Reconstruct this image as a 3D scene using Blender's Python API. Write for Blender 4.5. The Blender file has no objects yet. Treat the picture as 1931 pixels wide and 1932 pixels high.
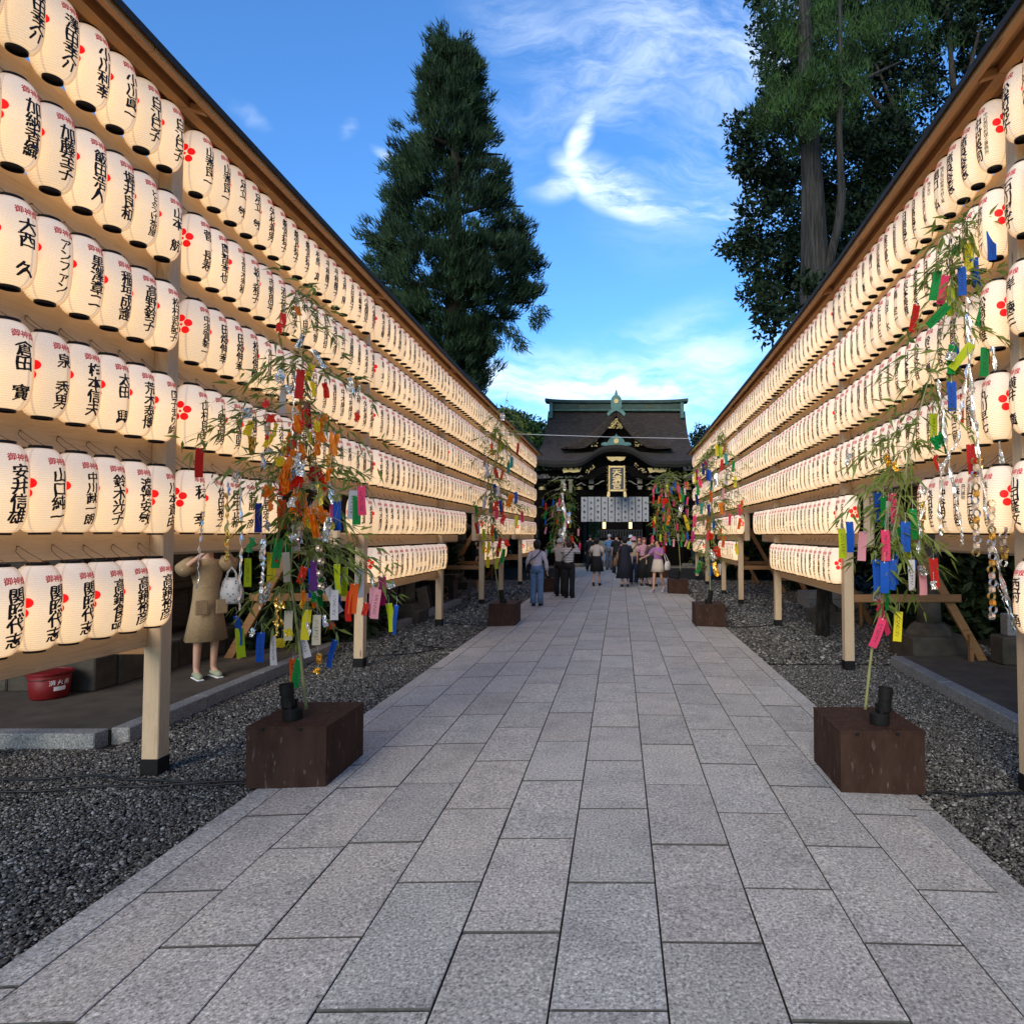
import bpy, bmesh, math, random
import numpy as np
from mathutils import Vector, Matrix
rnd = random.Random(7)
NR = np.random.default_rng(11)
SC = bpy.context.scene
COL = SC.collection
R = math.radians

# ------------------------------------------------------------------ camera
cd = bpy.data.cameras.new('camera')
cam = bpy.data.objects.new('camera', cd); COL.objects.link(cam)
cam.location = (0, 0, 1.65)
cam.rotation_euler = (R(90 + 2.05), 0, 0)
cd.sensor_width = 36; cd.lens = 36 * 1200 / 1931
cd.shift_x = -0.1049
cd.clip_end = 2000; cd.clip_start = 0.05
SC.camera = cam

# ------------------------------------------------------------------ render look
SC.view_settings.view_transform = 'Standard'; SC.view_settings.look = 'None'
SC.view_settings.exposure = 0.7; SC.view_settings.gamma = 1
SC.view_settings.use_curve_mapping = False
SC.cycles.use_denoising = True
SC.cycles.max_bounces = 6; SC.cycles.diffuse_bounces = 3; SC.cycles.glossy_bounces = 3
SC.cycles.transparent_max_bounces = 8; SC.cycles.transmission_bounces = 3
SC.cycles.caustics_reflective = False; SC.cycles.caustics_refractive = False
SC.cycles.sample_clamp_indirect = 4

# ------------------------------------------------------------------ node helper
class NT:
    def __init__(s, tree): s.t = tree; s.n = tree.nodes; s.l = tree.links
    def node(s, typ, **kw):
        n = s.n.new(typ)
        for k, v in kw.items(): setattr(n, k, v)
        return n
    def put(s, sock, v):
        if v is None: return
        if isinstance(v, bpy.types.NodeSocket): s.l.new(v, sock)
        else:
            if sock.type == 'RGBA' and len(v) == 3: v = (*v, 1)
            sock.default_value = v
    def math(s, op, a, b=None, c=None, clamp=False):
        n = s.node('ShaderNodeMath', operation=op); n.use_clamp = clamp
        s.put(n.inputs[0], a)
        if b is not None: s.put(n.inputs[1], b)
        if c is not None: s.put(n.inputs[2], c)
        return n.outputs[0]
    def vmath(s, op, a, b=None):
        n = s.node('ShaderNodeVectorMath', operation=op); s.put(n.inputs[0], a)
        if b is not None: s.put(n.inputs[1], b)
        return n.outputs[1] if op in ('LENGTH', 'DOT_PRODUCT', 'DISTANCE') else n.outputs[0]
    def ramp(s, f, stops, interp='LINEAR'):
        n = s.node('ShaderNodeValToRGB'); n.color_ramp.interpolation = interp
        el = n.color_ramp.elements
        while len(el) < len(stops): el.new(0.5)
        for e, (p, c) in zip(el, stops):
            e.position = p; e.color = (*c, 1) if len(c) == 3 else c
        s.put(n.inputs[0], f); return n.outputs[0]
    def mix(s, f, a, b, blend='MIX'):
        n = s.node('ShaderNodeMix', data_type='RGBA', blend_type=blend)
        s.put(n.inputs[0], f); s.put(n.inputs[6], a); s.put(n.inputs[7], b); return n.outputs[2]
    def noise(s, vec, scale, detail=4, rough=.55, dist=0, out=0):
        n = s.node('ShaderNodeTexNoise'); s.put(n.inputs['Vector'], vec)
        n.inputs['Scale'].default_value = scale; n.inputs['Detail'].default_value = detail
        n.inputs['Roughness'].default_value = rough; n.inputs['Distortion'].default_value = dist
        return n.outputs[out]
    def mapping(s, vec, scale=(1, 1, 1), rot=(0, 0, 0), loc=(0, 0, 0)):
        n = s.node('ShaderNodeMapping'); s.put(n.inputs[0], vec)
        n.inputs['Scale'].default_value = scale; n.inputs['Rotation'].default_value = rot
        n.inputs['Location'].default_value = loc
        return n.outputs[0]
    def smooth(s, x, a, b):
        n = s.node('ShaderNodeMapRange', interpolation_type='SMOOTHSTEP'); s.put(n.inputs[0], x)
        n.inputs[1].default_value = a; n.inputs[2].default_value = b; return n.outputs[0]

# ------------------------------------------------------------------ sky and sun
SUN_EL, SUN_ROT = R(9), R(200)
world = bpy.data.worlds.new('World'); SC.world = world; world.use_nodes = True
w = NT(world.node_tree); w.n.clear()
sky = w.node('ShaderNodeTexSky', sky_type='NISHITA')
sky.sun_disc = False; sky.sun_elevation = SUN_EL; sky.sun_rotation = SUN_ROT
sky.air_density = 1.0; sky.dust_density = 0.3; sky.ozone_density = 3.0
gen = w.node('ShaderNodeTexCoord').outputs['Generated']
sep = w.node('ShaderNodeSeparateXYZ'); w.put(sep.inputs[0], gen)
ay = w.math('MAXIMUM', w.math('ABSOLUTE', sep.outputs[1]), 0.12)
u = w.math('DIVIDE', sep.outputs[0], ay); v = w.math('DIVIDE', sep.outputs[2], ay)
comb = w.node('ShaderNodeCombineXYZ'); w.put(comb.inputs[0], u); w.put(comb.inputs[1], v); w.put(comb.inputs[2], sep.outputs[1])
uv = comb.outputs[0]
warp = w.vmath('SUBTRACT', w.noise(uv, 3.2, 4, .55, out=1), (.5, .5, .5))
def warped(k):
    n = w.node('ShaderNodeVectorMath', operation='SCALE'); w.put(n.inputs[0], warp); n.inputs['Scale'].default_value = k
    return w.vmath('ADD', uv, n.outputs[0])
def blob(cx, cy, a, sx, sy, k=.10):
    """soft elliptical patch of cloud round one direction of the sky"""
    c, s_ = math.cos(a), math.sin(a)
    n = w.node('ShaderNodeVectorMath', operation='MULTIPLY'); w.put(n.inputs[0], w.mapping(warped(k), loc=(-(cx * c + cy * s_), -(-cx * s_ + cy * c), 0), rot=(0, 0, -a), scale=(1, 1, 0)))
    n.inputs[1].default_value = (1 / sx, 1 / sy, 0)
    d = w.vmath('LENGTH', n.outputs[0])
    return w.smooth(d, 1.0, 0.0)
fib1 = w.noise(w.mapping(warped(.22), rot=(0, 0, R(-48)), scale=(2.4, 8, 1)), 1.7, 9, .68, .0)
fib2 = w.noise(w.mapping(warped(.16), rot=(0, 0, R(16)), scale=(2.2, 9, 1)), 2.1, 9, .68, .0)
f1 = w.smooth(fib1, .34, .72); f2 = w.smooth(fib2, .3, .66)
def px(x, y): return (x - 1168) / 1200, (1009 - y) / 1200
acc = None
def addc(mask, amt, fib):
    global acc
    t_ = w.math('MULTIPLY', w.math('MULTIPLY', mask, fib), amt)
    acc = t_ if acc is None else w.math('MAXIMUM', acc, t_)
for (x, y, a, sx, sy, amt, fb) in [
    (1097, 245, 70, .085, .018, .95, f2), (1115, 325, -40, .075, .026, 1.2, f2), (1185, 352, -26, .12, .034, 1.2, f2), (1290, 372, -6, .15, .016, .85, f2),
    (1080, 340, 15, .07, .022, .7, f2), (1230, 60, 35, .32, .13, .55, f1), (1020, 60, -30, .16, .07, .35, f1), (1400, 60, 30, .2, .16, .6, f1),
    (1330, 300, 40, .2, .12, .35, f1), (1150, 728, -3, .34, .048, 1.25, f2), (1290, 690, 12, .2, .042, .8, f2), (990, 725, 2, .22, .035, 1.0, f2),
    (1160, 775, 0, .42, .05, .35, f2), (1040, 690, 20, .1, .03, .5, f1), (455, 195, -35, .05, .012, .20, f1), (660, 228, 35, .022, .012, .4, f2), (727, 275, -35, .028, .008, .5, f2),
    (1230, 640, 25, .16, .04, .35, f1)]:
    cx, cy = px(x, y)
    addc(blob(cx, cy, R(a), sx * 1.25, sy * 1.5), amt, fb)
# thin cirrus everywhere the frame does not look
rest = w.smooth(w.noise(uv, .55, 3, .5), .5, .8)
side = w.smooth(w.vmath('LENGTH', w.vmath('SUBTRACT', uv, (-.15, .35, 0))), .8, 1.4)
addc(w.math('MULTIPLY', rest, side), .7, f1)
cl = w.math('MULTIPLY', acc, w.smooth(sep.outputs[2], -.01, .03), clamp=True)
lum = w.node('ShaderNodeHueSaturation'); w.put(lum.inputs['Color'], sky.outputs[0])
lum.inputs['Saturation'].default_value = 1.0
base_sky = w.mix(1.0, lum.outputs[0], (.80, 1.20, 1.66, 1), 'MULTIPLY')
cloud_col = (5.2, 5.9, 6.6, 1)
skycol = w.mix(cl, base_sky, cloud_col)
bg = w.node('ShaderNodeBackground'); w.put(bg.inputs[0], skycol); bg.inputs[1].default_value = 0.15
wo = w.node('ShaderNodeOutputWorld'); w.l.new(bg.outputs[0], wo.inputs[0])

sd = bpy.data.lights.new('sun', 'SUN'); sd.energy = 1.7; sd.angle = R(30); sd.color = (1, .88, .70)
sun = bpy.data.objects.new('sun', sd); COL.objects.link(sun)
# Nishita rotation: 0 = +Y, growing clockwise seen from above
sdir = Vector((math.sin(SUN_ROT) * math.cos(R(28)), math.cos(SUN_ROT) * math.cos(R(28)), math.sin(R(28))))
sun.rotation_euler = sdir.to_track_quat('Z', 'Y').to_euler()

# ------------------------------------------------------------------ object helpers
def at(x, y, Y):
    """world point seen near (x, y) of the 1931 px wide photograph at distance Y"""
    p = R(2.05); X = (x - 1168) / 1200; U = (966 - y) / 1200
    d = Vector((X, math.cos(p) - U * math.sin(p), math.sin(p) + U * math.cos(p)))
    return Vector((0, 0, 1.65)) + d * (Y / d.y)

def tag(o, label=None, cat=None, group=None, kind=None):
    if label: o['label'] = label
    if cat: o['category'] = cat
    if group: o['group'] = group
    if kind: o['kind'] = kind
    return o
def empty(name, loc=(0, 0, 0), rz=0, **kw):
    o = bpy.data.objects.new(name, None); COL.objects.link(o); o.location = loc; o.rotation_euler = (0, 0, rz)
    o.empty_display_size = .1
    return tag(o, **kw)
def link(name, me, parent=None, loc=(0, 0, 0), rot=(0, 0, 0), mat=None):
    o = bpy.data.objects.new(name, me); COL.objects.link(o); o.location = loc; o.rotation_euler = rot
    if parent: o.parent = parent
    return o
def np_mesh(name, V, F, mats, mi=None, smooth=False):
    V = np.asarray(V, np.float32).reshape(-1, 3)
    me = bpy.data.meshes.new(name)
    if isinstance(F, np.ndarray):
        n, k = F.shape
        me.vertices.add(len(V)); me.vertices.foreach_set('co', V.ravel())
        me.loops.add(n * k); me.loops.foreach_set('vertex_index', F.astype(np.int32).ravel())
        me.polygons.add(n); me.polygons.foreach_set('loop_start', np.arange(0, n * k, k, dtype=np.int32))
        me.update(calc_edges=True)
    else:
        me.from_pydata([tuple(p) for p in V.tolist()], [], F)
    for m in (mats if isinstance(mats, (list, tuple)) else [mats]): me.materials.append(m)
    if mi is not None: me.polygons.foreach_set('material_index', np.asarray(mi, np.int32))
    if smooth: me.polygons.foreach_set('use_smooth', np.ones(len(me.polygons), bool))
    me.update()
    return me
class MB:
    def __init__(s): s.v = []; s.f = []; s.m = []; s.cur = 0
    def add(s, V, F):
        b = len(s.v); s.v += [tuple(p) for p in V]; s.f += [tuple(i + b for i in f) for f in F]; s.m += [s.cur] * len(F); return s
    def box(s, x0, x1, y0, y1, z0, z1, bev=0, M=None):
        x0, x1 = min(x0, x1), max(x0, x1); y0, y1 = min(y0, y1), max(y0, y1); z0, z1 = min(z0, z1), max(z0, z1)
        if bev <= 0:
            V = [(x, y, z) for z in (z0, z1) for (x, y) in ((x0, y0), (x1, y0), (x1, y1), (x0, y1))]
            F = [(3, 2, 1, 0), (4, 5, 6, 7), (0, 1, 5, 4), (1, 2, 6, 5), (2, 3, 7, 6), (3, 0, 4, 7)]
        else:
            bm = bmesh.new(); bmesh.ops.create_cube(bm, size=1)
            for q in bm.verts: q.co = ((x0 + x1) / 2 + q.co.x * (x1 - x0), (y0 + y1) / 2 + q.co.y * (y1 - y0), (z0 + z1) / 2 + q.co.z * (z1 - z0))
            bmesh.ops.bevel(bm, geom=list(bm.edges), offset=bev, segments=1, affect='EDGES', profile=.5)
            bm.verts.index_update(); V = [q.co[:] for q in bm.verts]; F = [[q.index for q in f.verts] for f in bm.faces]; bm.free()
        if M is not None: V = [tuple(M @ Vector(p)) for p in V]
        return s.add(V, F)
    def beam(s, a, b, wd, ht, bev=0, up=(0, 0, 1)):
        a = Vector(a); b = Vector(b); d = b - a; L = d.length; d.normalize(); up = Vector(up)
        if abs(d.dot(up)) > .98: up = Vector((0, 1, 0))
        x = d.cross(up).normalized(); z = x.cross(d)
        M = Matrix(((x.x, d.x, z.x, a.x), (x.y, d.y, z.y, a.y), (x.z, d.z, z.z, a.z), (0, 0, 0, 1)))
        return s.box(-wd / 2, wd / 2, 0, L, -ht / 2, ht / 2, bev, M)
    def tube(s, pts, rads, n=8, caps=True, sx=1, sy=1):
        pts = [Vector(p) for p in pts]
        if not isinstance(rads, (list, tuple)): rads = [rads] * len(pts)
        V = []; F = []; px_ = None
        for i, p in enumerate(pts):
            d = (pts[min(i + 1, len(pts) - 1)] - pts[max(i - 1, 0)])
            if d.length < 1e-9: d = Vector((0, 0, 1))
            d.normalize()
            if px_ is None:
                ref = Vector((1, 0, 0)) if abs(d.x) < .9 else Vector((0, 1, 0))
                px_ = (ref - d * ref.dot(d)).normalized()
            else: px_ = (px_ - d * px_.dot(d)).normalized()
            q = d.cross(px_)
            for k in range(n):
                a = 2 * math.pi * k / n
                V.append(p + px_ * (math.cos(a) * rads[i] * sx) + q * (math.sin(a) * rads[i] * sy))
        for i in range(len(pts) - 1):
            for k in range(n):
                a0 = i * n + k; a1 = i * n + (k + 1) % n
                F.append((a0, a1, a1 + n, a0 + n))
        if caps: F.append(tuple(range(n - 1, -1, -1))); F.append(tuple((len(pts) - 1) * n + k for k in range(n)))
        return s.add(V, F)
    def lathe(s, prof, n=24, c=(0, 0, 0), cap=True):
        V = []; F = []
        for r_, z in prof:
            for k in range(n):
                a = 2 * math.pi * k / n; V.append((c[0] + r_ * math.cos(a), c[1] + r_ * math.sin(a), c[2] + z))
        m = len(prof)
        for i in range(m - 1):
            for k in range(n):
                a0 = i * n + k; a1 = i * n + (k + 1) % n
                F.append((a0, a1, a1 + n, a0 + n))
        if cap: F.append(tuple(range(n - 1, -1, -1))); F.append(tuple((m - 1) * n + k for k in range(n)))
        return s.add(V, F)
    def mesh(s, name, mat, smooth=False):
        me = bpy.data.meshes.new(name); me.from_pydata(s.v, [], s.f)
        for m in (mat if isinstance(mat, (list, tuple)) else [mat]): me.materials.append(m)
        if any(s.m): me.polygons.foreach_set('material_index', s.m)
        if smooth: me.polygons.foreach_set('use_smooth', [True] * len(me.polygons))
        me.update(); return me
    def build(s, name, mat, parent=None, loc=(0, 0, 0), rot=(0, 0, 0), smooth=False):
        return link(name, s.mesh(name, mat, smooth), parent, loc, rot)

# ------------------------------------------------------------------ materials
def new_mat(name):
    m = bpy.data.materials.new(name); m.use_nodes = True; t = NT(m.node_tree)
    b = m.node_tree.nodes['Principled BSDF']; return m, t, b
def nmat(name, c1, c2=None, scale=8, rough=.7, bump=0, stretch=(1, 1, 1), detail=5, var=0, metal=0, bscale=None, spec=.3, dist=0, lo=.3, hi=.7, c3=None):
    m, t, b = new_mat(name)
    co = t.mapping(t.node('ShaderNodeTexCoord').outputs['Object'], scale=stretch)
    if c2 is None: c2 = tuple(x * .8 for x in c1)
    if var:
        ob = t.node('ShaderNodeObjectInfo').outputs['Random']
        sh = t.node('ShaderNodeCombineXYZ'); t.put(sh.inputs[0], t.math('MULTIPLY', ob, 37.0)); t.put(sh.inputs[1], t.math('MULTIPLY', ob, 11.0))
        co = t.vmath('ADD', co, sh.outputs[0])
    nz = t.noise(co, scale, detail, .6, dist)
    stops = [(lo, c1), (hi, c2)] if c3 is None else [(lo, c1), ((lo + hi) / 2, c3), (hi, c2)]
    col = t.ramp(nz, stops)
    if var:
        f = t.math('MULTIPLY_ADD', ob, var * 2, 1 - var)
        cc = t.node('ShaderNodeCombineXYZ')
        for i in range(3): t.put(cc.inputs[i], f)
        col = t.mix(1.0, col, cc.outputs[0], 'MULTIPLY')
    t.put(b.inputs['Base Color'], col)
    b.inputs['Roughness'].default_value = rough; b.inputs['Metallic'].default_value = metal
    b.inputs['Specular IOR Level'].default_value = spec
    if bump:
        bn = t.node('ShaderNodeBump'); bn.inputs['Strength'].default_value = 1; bn.inputs['Distance'].default_value = bump
        t.put(bn.inputs['Height'], t.noise(co, bscale or scale * 3, 4)); t.l.new(bn.outputs[0], b.inputs['Normal'])
    return m
def wood(name, ax, c1=(.52, .375, .235), c2=(.39, .27, .16), var=.08):
    st = {'x': (.6, 9, 9), 'y': (9, .6, 9), 'z': (9, 9, .6)}[ax]
    m, t, b = new_mat(name)
    ob = t.node('ShaderNodeObjectInfo').outputs['Random']
    tc = t.node('ShaderNodeTexCoord').outputs['Object']
    sh = t.node('ShaderNodeCombineXYZ')
    for i, k in enumerate((17.0, 5.0, 29.0)): t.put(sh.inputs[i], t.math('MULTIPLY', ob, k))
    co = t.vmath('ADD', t.mapping(tc, scale=st), sh.outputs[0])
    g = t.noise(co, 2.2, 6, .65, 1.4)
    col = t.ramp(g, [(.3, c2), (.48, c1), (.56, tuple(x * .88 for x in c1)), (.7, tuple(x * 1.08 for x in c1))])
    # knots
    vo = t.node('ShaderNodeTexVoronoi'); t.put(vo.inputs['Vector'], t.vmath('ADD', t.mapping(tc, scale={'x': (1.3, 6, 6), 'y': (6, 1.3, 6), 'z': (6, 6, 1.3)}[ax]), sh.outputs[0])); vo.inputs['Scale'].default_value = 1
    kn = t.smooth(vo.outputs['Distance'], .10, .04)
    col = t.mix(t.math('MULTIPLY', kn, .75), col, (.09, .04, .018))
    big = t.noise(tc, 1.1, 3)
    col = t.mix(t.math('MULTIPLY', t.smooth(big, .45, .75), .35), col, tuple(x * .62 for x in c1))
    f = t.math('MULTIPLY_ADD', ob, var * 2, 1 - var)
    cc = t.node('ShaderNodeCombineXYZ')
    for i in range(3): t.put(cc.inputs[i], f)
    t.put(b.inputs['Base Color'], t.mix(1.0, col, cc.outputs[0], 'MULTIPLY'))
    b.inputs['Roughness'].default_value = .62; b.inputs['Specular IOR Level'].default_value = .25
    bn = t.node('ShaderNodeBump'); bn.inputs['Distance'].default_value = .002; t.put(bn.inputs['Height'], g); t.l.new(bn.outputs[0], b.inputs['Normal'])
    return m
M = {}
M['wood_y'] = wood('cypress along y', 'y'); M['wood_z'] = wood('cypress upright', 'z'); M['wood_x'] = wood('cypress along x', 'x')
M['wood_roof'] = wood('roof cypress', 'y', (.46, .25, .10), (.30, .15, .06))
M['wood_brown'] = wood('brown brace timber', 'x', (.25, .125, .05), (.15, .07, .03))
M['black_metal'] = nmat('black metal', (.006, .006, .006), (.011, .010, .010), 20, .6, spec=.15)
M['roof_sheet'] = nmat('dark roof sheet', (.024, .024, .026), (.036, .036, .040), 6, .7, var=.1, spec=.1)
M['black_ring'] = nmat('black lacquer ring', (.006, .005, .005), (.010, .008, .008), 20, .5, spec=.2)
M['wire'] = nmat('steel wire', (.10, .075, .05), (.15, .11, .08), 20, .45, metal=.6)

def granite(name, base, var=.10):
    m, t, b = new_mat(name)
    ob = t.node('ShaderNodeObjectInfo').outputs['Random']
    tc = t.node('ShaderNodeTexCoord').outputs['Object']
    sh = t.node('ShaderNodeCombineXYZ')
    for i, k in enumerate((61.0, 23.0, 9.0)): t.put(sh.inputs[i], t.math('MULTIPLY', ob, k))
    co = t.vmath('ADD', tc, sh.outputs[0])
    sp = t.noise(co, 70, 3, .8)
    big = t.noise(co, 3.2, 5, .6)
    mid = t.noise(co, 28, 3, .6)
    c = t.ramp(sp, [(.34, tuple(x * .30 for x in base)), (.46, tuple(x * .88 for x in base)), (.57, tuple(x * 1.2 for x in base)), (.68, tuple(min(1, x * 2.0) for x in base))])
    c = t.mix(1.0, c, t.ramp(big, [(.3, (.80, .80, .80)), (.5, (1, 1, 1)), (.72, (1.08, 1.06, 1.03))]), 'MULTIPLY')
    c = t.mix(1.0, c, t.ramp(mid, [(.3, (.9, .9, .9)), (.7, (1.08, 1.08, 1.08))]), 'MULTIPLY')
    hue = t.ramp(t.math('FRACT', t.math('MULTIPLY', ob, 7.31)), [(0, (.97, .99, 1.0)), (.5, (1, 1, .99)), (1, (1.02, .99, .97))])
    c = t.mix(1.0, c, hue, 'MULTIPLY')
    # small dark stains
    vo = t.node('ShaderNodeTexVoronoi'); t.put(vo.inputs['Vector'], co); vo.inputs['Scale'].default_value = 1.4
    st = t.smooth(t.math('ADD', vo.outputs['Distance'], t.math('MULTIPLY', t.noise(co, 22, 2), .05)), .062, .045)
    c = t.mix(t.math('MULTIPLY', st, .5), c, tuple(x * .3 for x in base))
    f = t.math('MULTIPLY_ADD', ob, var * 2, 1 - var); cc = t.node('ShaderNodeCombineXYZ')
    for i in range(3): t.put(cc.inputs[i], f)
    t.put(b.inputs['Base Color'], t.mix(1.0, c, cc.outputs[0], 'MULTIPLY'))
    b.inputs['Roughness'].default_value = .62; b.inputs['Specular IOR Level'].default_value = .3
    bn = t.node('ShaderNodeBump'); bn.inputs['Distance'].default_value = .0022; t.put(bn.inputs['Height'], sp); t.l.new(bn.outputs[0], b.inputs['Normal'])
    return m
M['granite'] = granite('pale granite slab', (.392, .382, .350))
M['kerb'] = granite('grey kerb granite', (.20, .20, .195), .06)
M['stone'] = nmat('weathered stone', (.075, .068, .055), (.17, .15, .12), 6, .85, .006, var=.15)
M['joint'] = nmat('dark joint earth', (.055, .052, .046), (.11, .105, .092), 30, .95)
M['concrete'] = nmat('apron concrete', (.060, .050, .040), (.095, .080, .062), 5, .9, .002, spec=.1)
M['earth'] = nmat('gravel bed earth', (.022, .021, .018), (.06, .056, .048), 45, 1, .006, c3=(.036, .034, .03), spec=0)
# ================================================================== GROUND AND PATH
def camber(x): return -0.045 * min(1.0, ((x + .22) / 2.2) ** 2)
gv = MB(); gv.box(-150, 150, -60, 250, -.30, -.075)
tag(gv.build('ground', M['earth']), kind='structure')
path = empty('path', (-.22, 0, 0)); path['kind'] = 'structure'
LX = [-2.42, -2.245, -1.87, -1.465, -1.06, -.655, -.245, .17, .585, .997, 1.405, 1.785, 1.945]
LO = [0, .62, .20, .24, .645, .26, .64, .20, .60, .21, .62, .24, .3]
J = .0034
def slab_geo(x0, x1, y0, y1, dz=0):
    g = J
    a = [(x0 + g, y0 + .0055), (x1 - g, y0 + .0055), (x1 - g, y1 - .0055), (x0 + g, y1 - .0055)]
    V = [(x, y, camber(x) - .06) for x, y in a] + [(x, y, camber(x) + dz - .004) for x, y in a]
    e = .0025; h_ = .0055 - g
    b = [(x0 + g + e, y0 + g + h_ + e), (x1 - g - e, y0 + g + h_ + e), (x1 - g - e, y1 - g - h_ - e), (x0 + g + e, y1 - g - h_ - e)]
    V += [(x, y, camber(x) + dz) for x, y in b]
    F = [(0, 1, 5, 4), (1, 2, 6, 5), (2, 3, 7, 6), (3, 0, 4, 7), (4, 5, 9, 8), (5, 6, 10, 9), (6, 7, 11, 10), (7, 4, 8, 11), (8, 9, 10, 11)]
    return V, F
slabs = []
for k in range(12):
    L = .815 if 0 < k < 11 else (1.9 if k == 0 else 1.75)
    y = -3.26 + LO[k]
    while y < 46:
        slabs.append((k, y, y + L)); y += L
slabs.sort(key=lambda s_: (s_[1] if s_[2] > 1.2 else 99))
near, far = slabs[:290], slabs[290:]
cache = {}
for k, y0, y1 in near:
    dz = rnd.choice((-.0015, 0, 0, .001, .002))
    key = (k, dz)
    if key not in cache:
        V, F = slab_geo(LX[k] + .22, LX[k + 1] + .22, 0, y1 - y0, dz)
        V = [(x, y, z - camber(x) + camber(x - .22)) for x, y, z in V]
        me = bpy.data.meshes.new('slab'); me.from_pydata(V, [], F); me.materials.append(M['granite']); me.materials.append(M['joint']); me.polygons.foreach_set('material_index', [1] * 4 + [1] + [0] * 4); cache[key] = me
    link('slab', cache[key], path, (0, y0, 0))
mb = MB()
for k, y0, y1 in far:
    V, F = slab_geo(LX[k] + .22, LX[k + 1] + .22, y0, y1, 0)
    mb.add([(x, y, z - camber(x) + camber(x - .22)) for x, y, z in V], F); mb.m[-9:] = [1] * 5 + [0] * 4
tag(mb.build('slab_field', [M['granite'], M['joint']], path), kind='stuff')
mb = MB(); mb.box(-2.19, 2.155, -3.3, 46, -.29, -.052)
mb.build('joint_bed', M['joint'], path)

# forecourt and paving far beyond the gate
mb = MB(); mb.box(-1.35, 1.05, 46.01, 75, -.12, -.02)
tag(mb.build('far_forecourt', M['granite']), kind='structure')

# kerbs and aprons behind the racks
def kerb_line(name, pts, label, wd=.15, top=.06, inner=1):
    root = empty(name, (*pts[0], -.05), label=label, cat='kerb', group='stone kerbs')
    for (a, b) in zip(pts[:-1], pts[1:]):
        a = Vector((*a, 0)); b = Vector((*b, 0)); L = (b - a).length; n = max(1, round(L / 1.2)); d = (b - a) / n
        for i in range(n):
            p = a + d * i; q = a + d * (i + 1); dd = (q - p).normalized() * .004
            m_ = MB(); m_.beam(p + dd - Vector((*pts[0], 0)) + Vector((0, 0, .035)), q - dd - Vector((*pts[0], 0)) + Vector((0, 0, .035)), wd, .15, .008)
            m_.build('kerb_stone', M['kerb'], root)
    return root
kerb_line('kerb', [(-9.5, 5.22), (-4.19, 5.22)], 'pale stone kerb crossing the gravel in front of the red bucket')
kerb_line('kerb', [(-4.11, 5.30), (-4.24, 9.5)], 'pale stone kerb running past the feet of the woman in the tan dress')
kerb_line('kerb', [(3.43, 1.0), (3.45, 5.5), (3.63, 8.42)], 'pale stone kerb slanting back between the gravel and the right pavement')
kerb_line('kerb', [(-4.05, 11.6), (-4.0, 15.9)], 'pale stone kerb behind the second left rack section')
mb = MB(); V = [(-9.5, 5.30), (-4.19, 5.30), (-4.32, 9.5), (-9.5, 9.5)]
mb.add([(x, y, -.08) for x, y in V] + [(x, y, .045) for x, y in V], [(4, 5, 6, 7), (0, 1, 5, 4), (1, 2, 6, 5), (2, 3, 7, 6), (3, 0, 4, 7)])
for_left = tag(mb.build('pavement', M['concrete']), kind='structure')
mb = MB(); V = [(3.52, 1.0), (9.5, 1.0), (9.5, 8.5), (3.72, 8.5), (3.54, 5.5)]
mb.add([(x, y, -.08) for x, y in V] + [(x, y, .045) for x, y in V], [(5, 6, 7, 8, 9), (0, 1, 6, 5), (1, 2, 7, 6), (2, 3, 8, 7), (3, 4, 9, 8), (4, 0, 5, 9)])
tag(mb.build('pavement', M['concrete']), kind='structure')
mb = MB(); V = [(-9, 11.6), (-4.13, 11.6), (-4.08, 15.9), (-9, 15.9)]
mb.add([(x, y, -.08) for x, y in V] + [(x, y, .045) for x, y in V], [(4, 5, 6, 7), (0, 1, 5, 4), (1, 2, 6, 5), (2, 3, 7, 6), (3, 0, 4, 7)])
tag(mb.build('pavement', M['concrete']), kind='structure')

# gravel: real pebbles scattered over the bed
def pebble(seed):
    r_ = random.Random(seed); bm = bmesh.new(); bmesh.ops.create_icosphere(bm, subdivisions=1, radius=1)
    sx, sy, sz = r_.uniform(.7, 1.25), r_.uniform(.55, .95), r_.uniform(.35, .6)
    for q in bm.verts: q.co = (q.co.x * sx * r_.uniform(.8, 1.15), q.co.y * sy * r_.uniform(.8, 1.15), q.co.z * sz * r_.uniform(.8, 1.1))
    V = np.array([q.co[:] for q in bm.verts]); F = np.array([[q.index for q in f.verts] for f in bm.faces]); bm.free(); return V, F
m, t, b = new_mat('gravel')
rv = t.node('ShaderNodeNewGeometry').outputs['Random Per Island']
c = t.ramp(rv, [(0, (.022, .021, .019)), (.25, (.045, .043, .038)), (.5, (.080, .074, .060)), (.72, (.12, .11, .09)), (.88, (.20, .19, .165)), (1, (.36, .34, .31))])
t.put(b.inputs['Base Color'], c); b.inputs['Roughness'].default_value = .75
M['gravel'] = m
PEB = [pebble(i) for i in range(6)]
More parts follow.
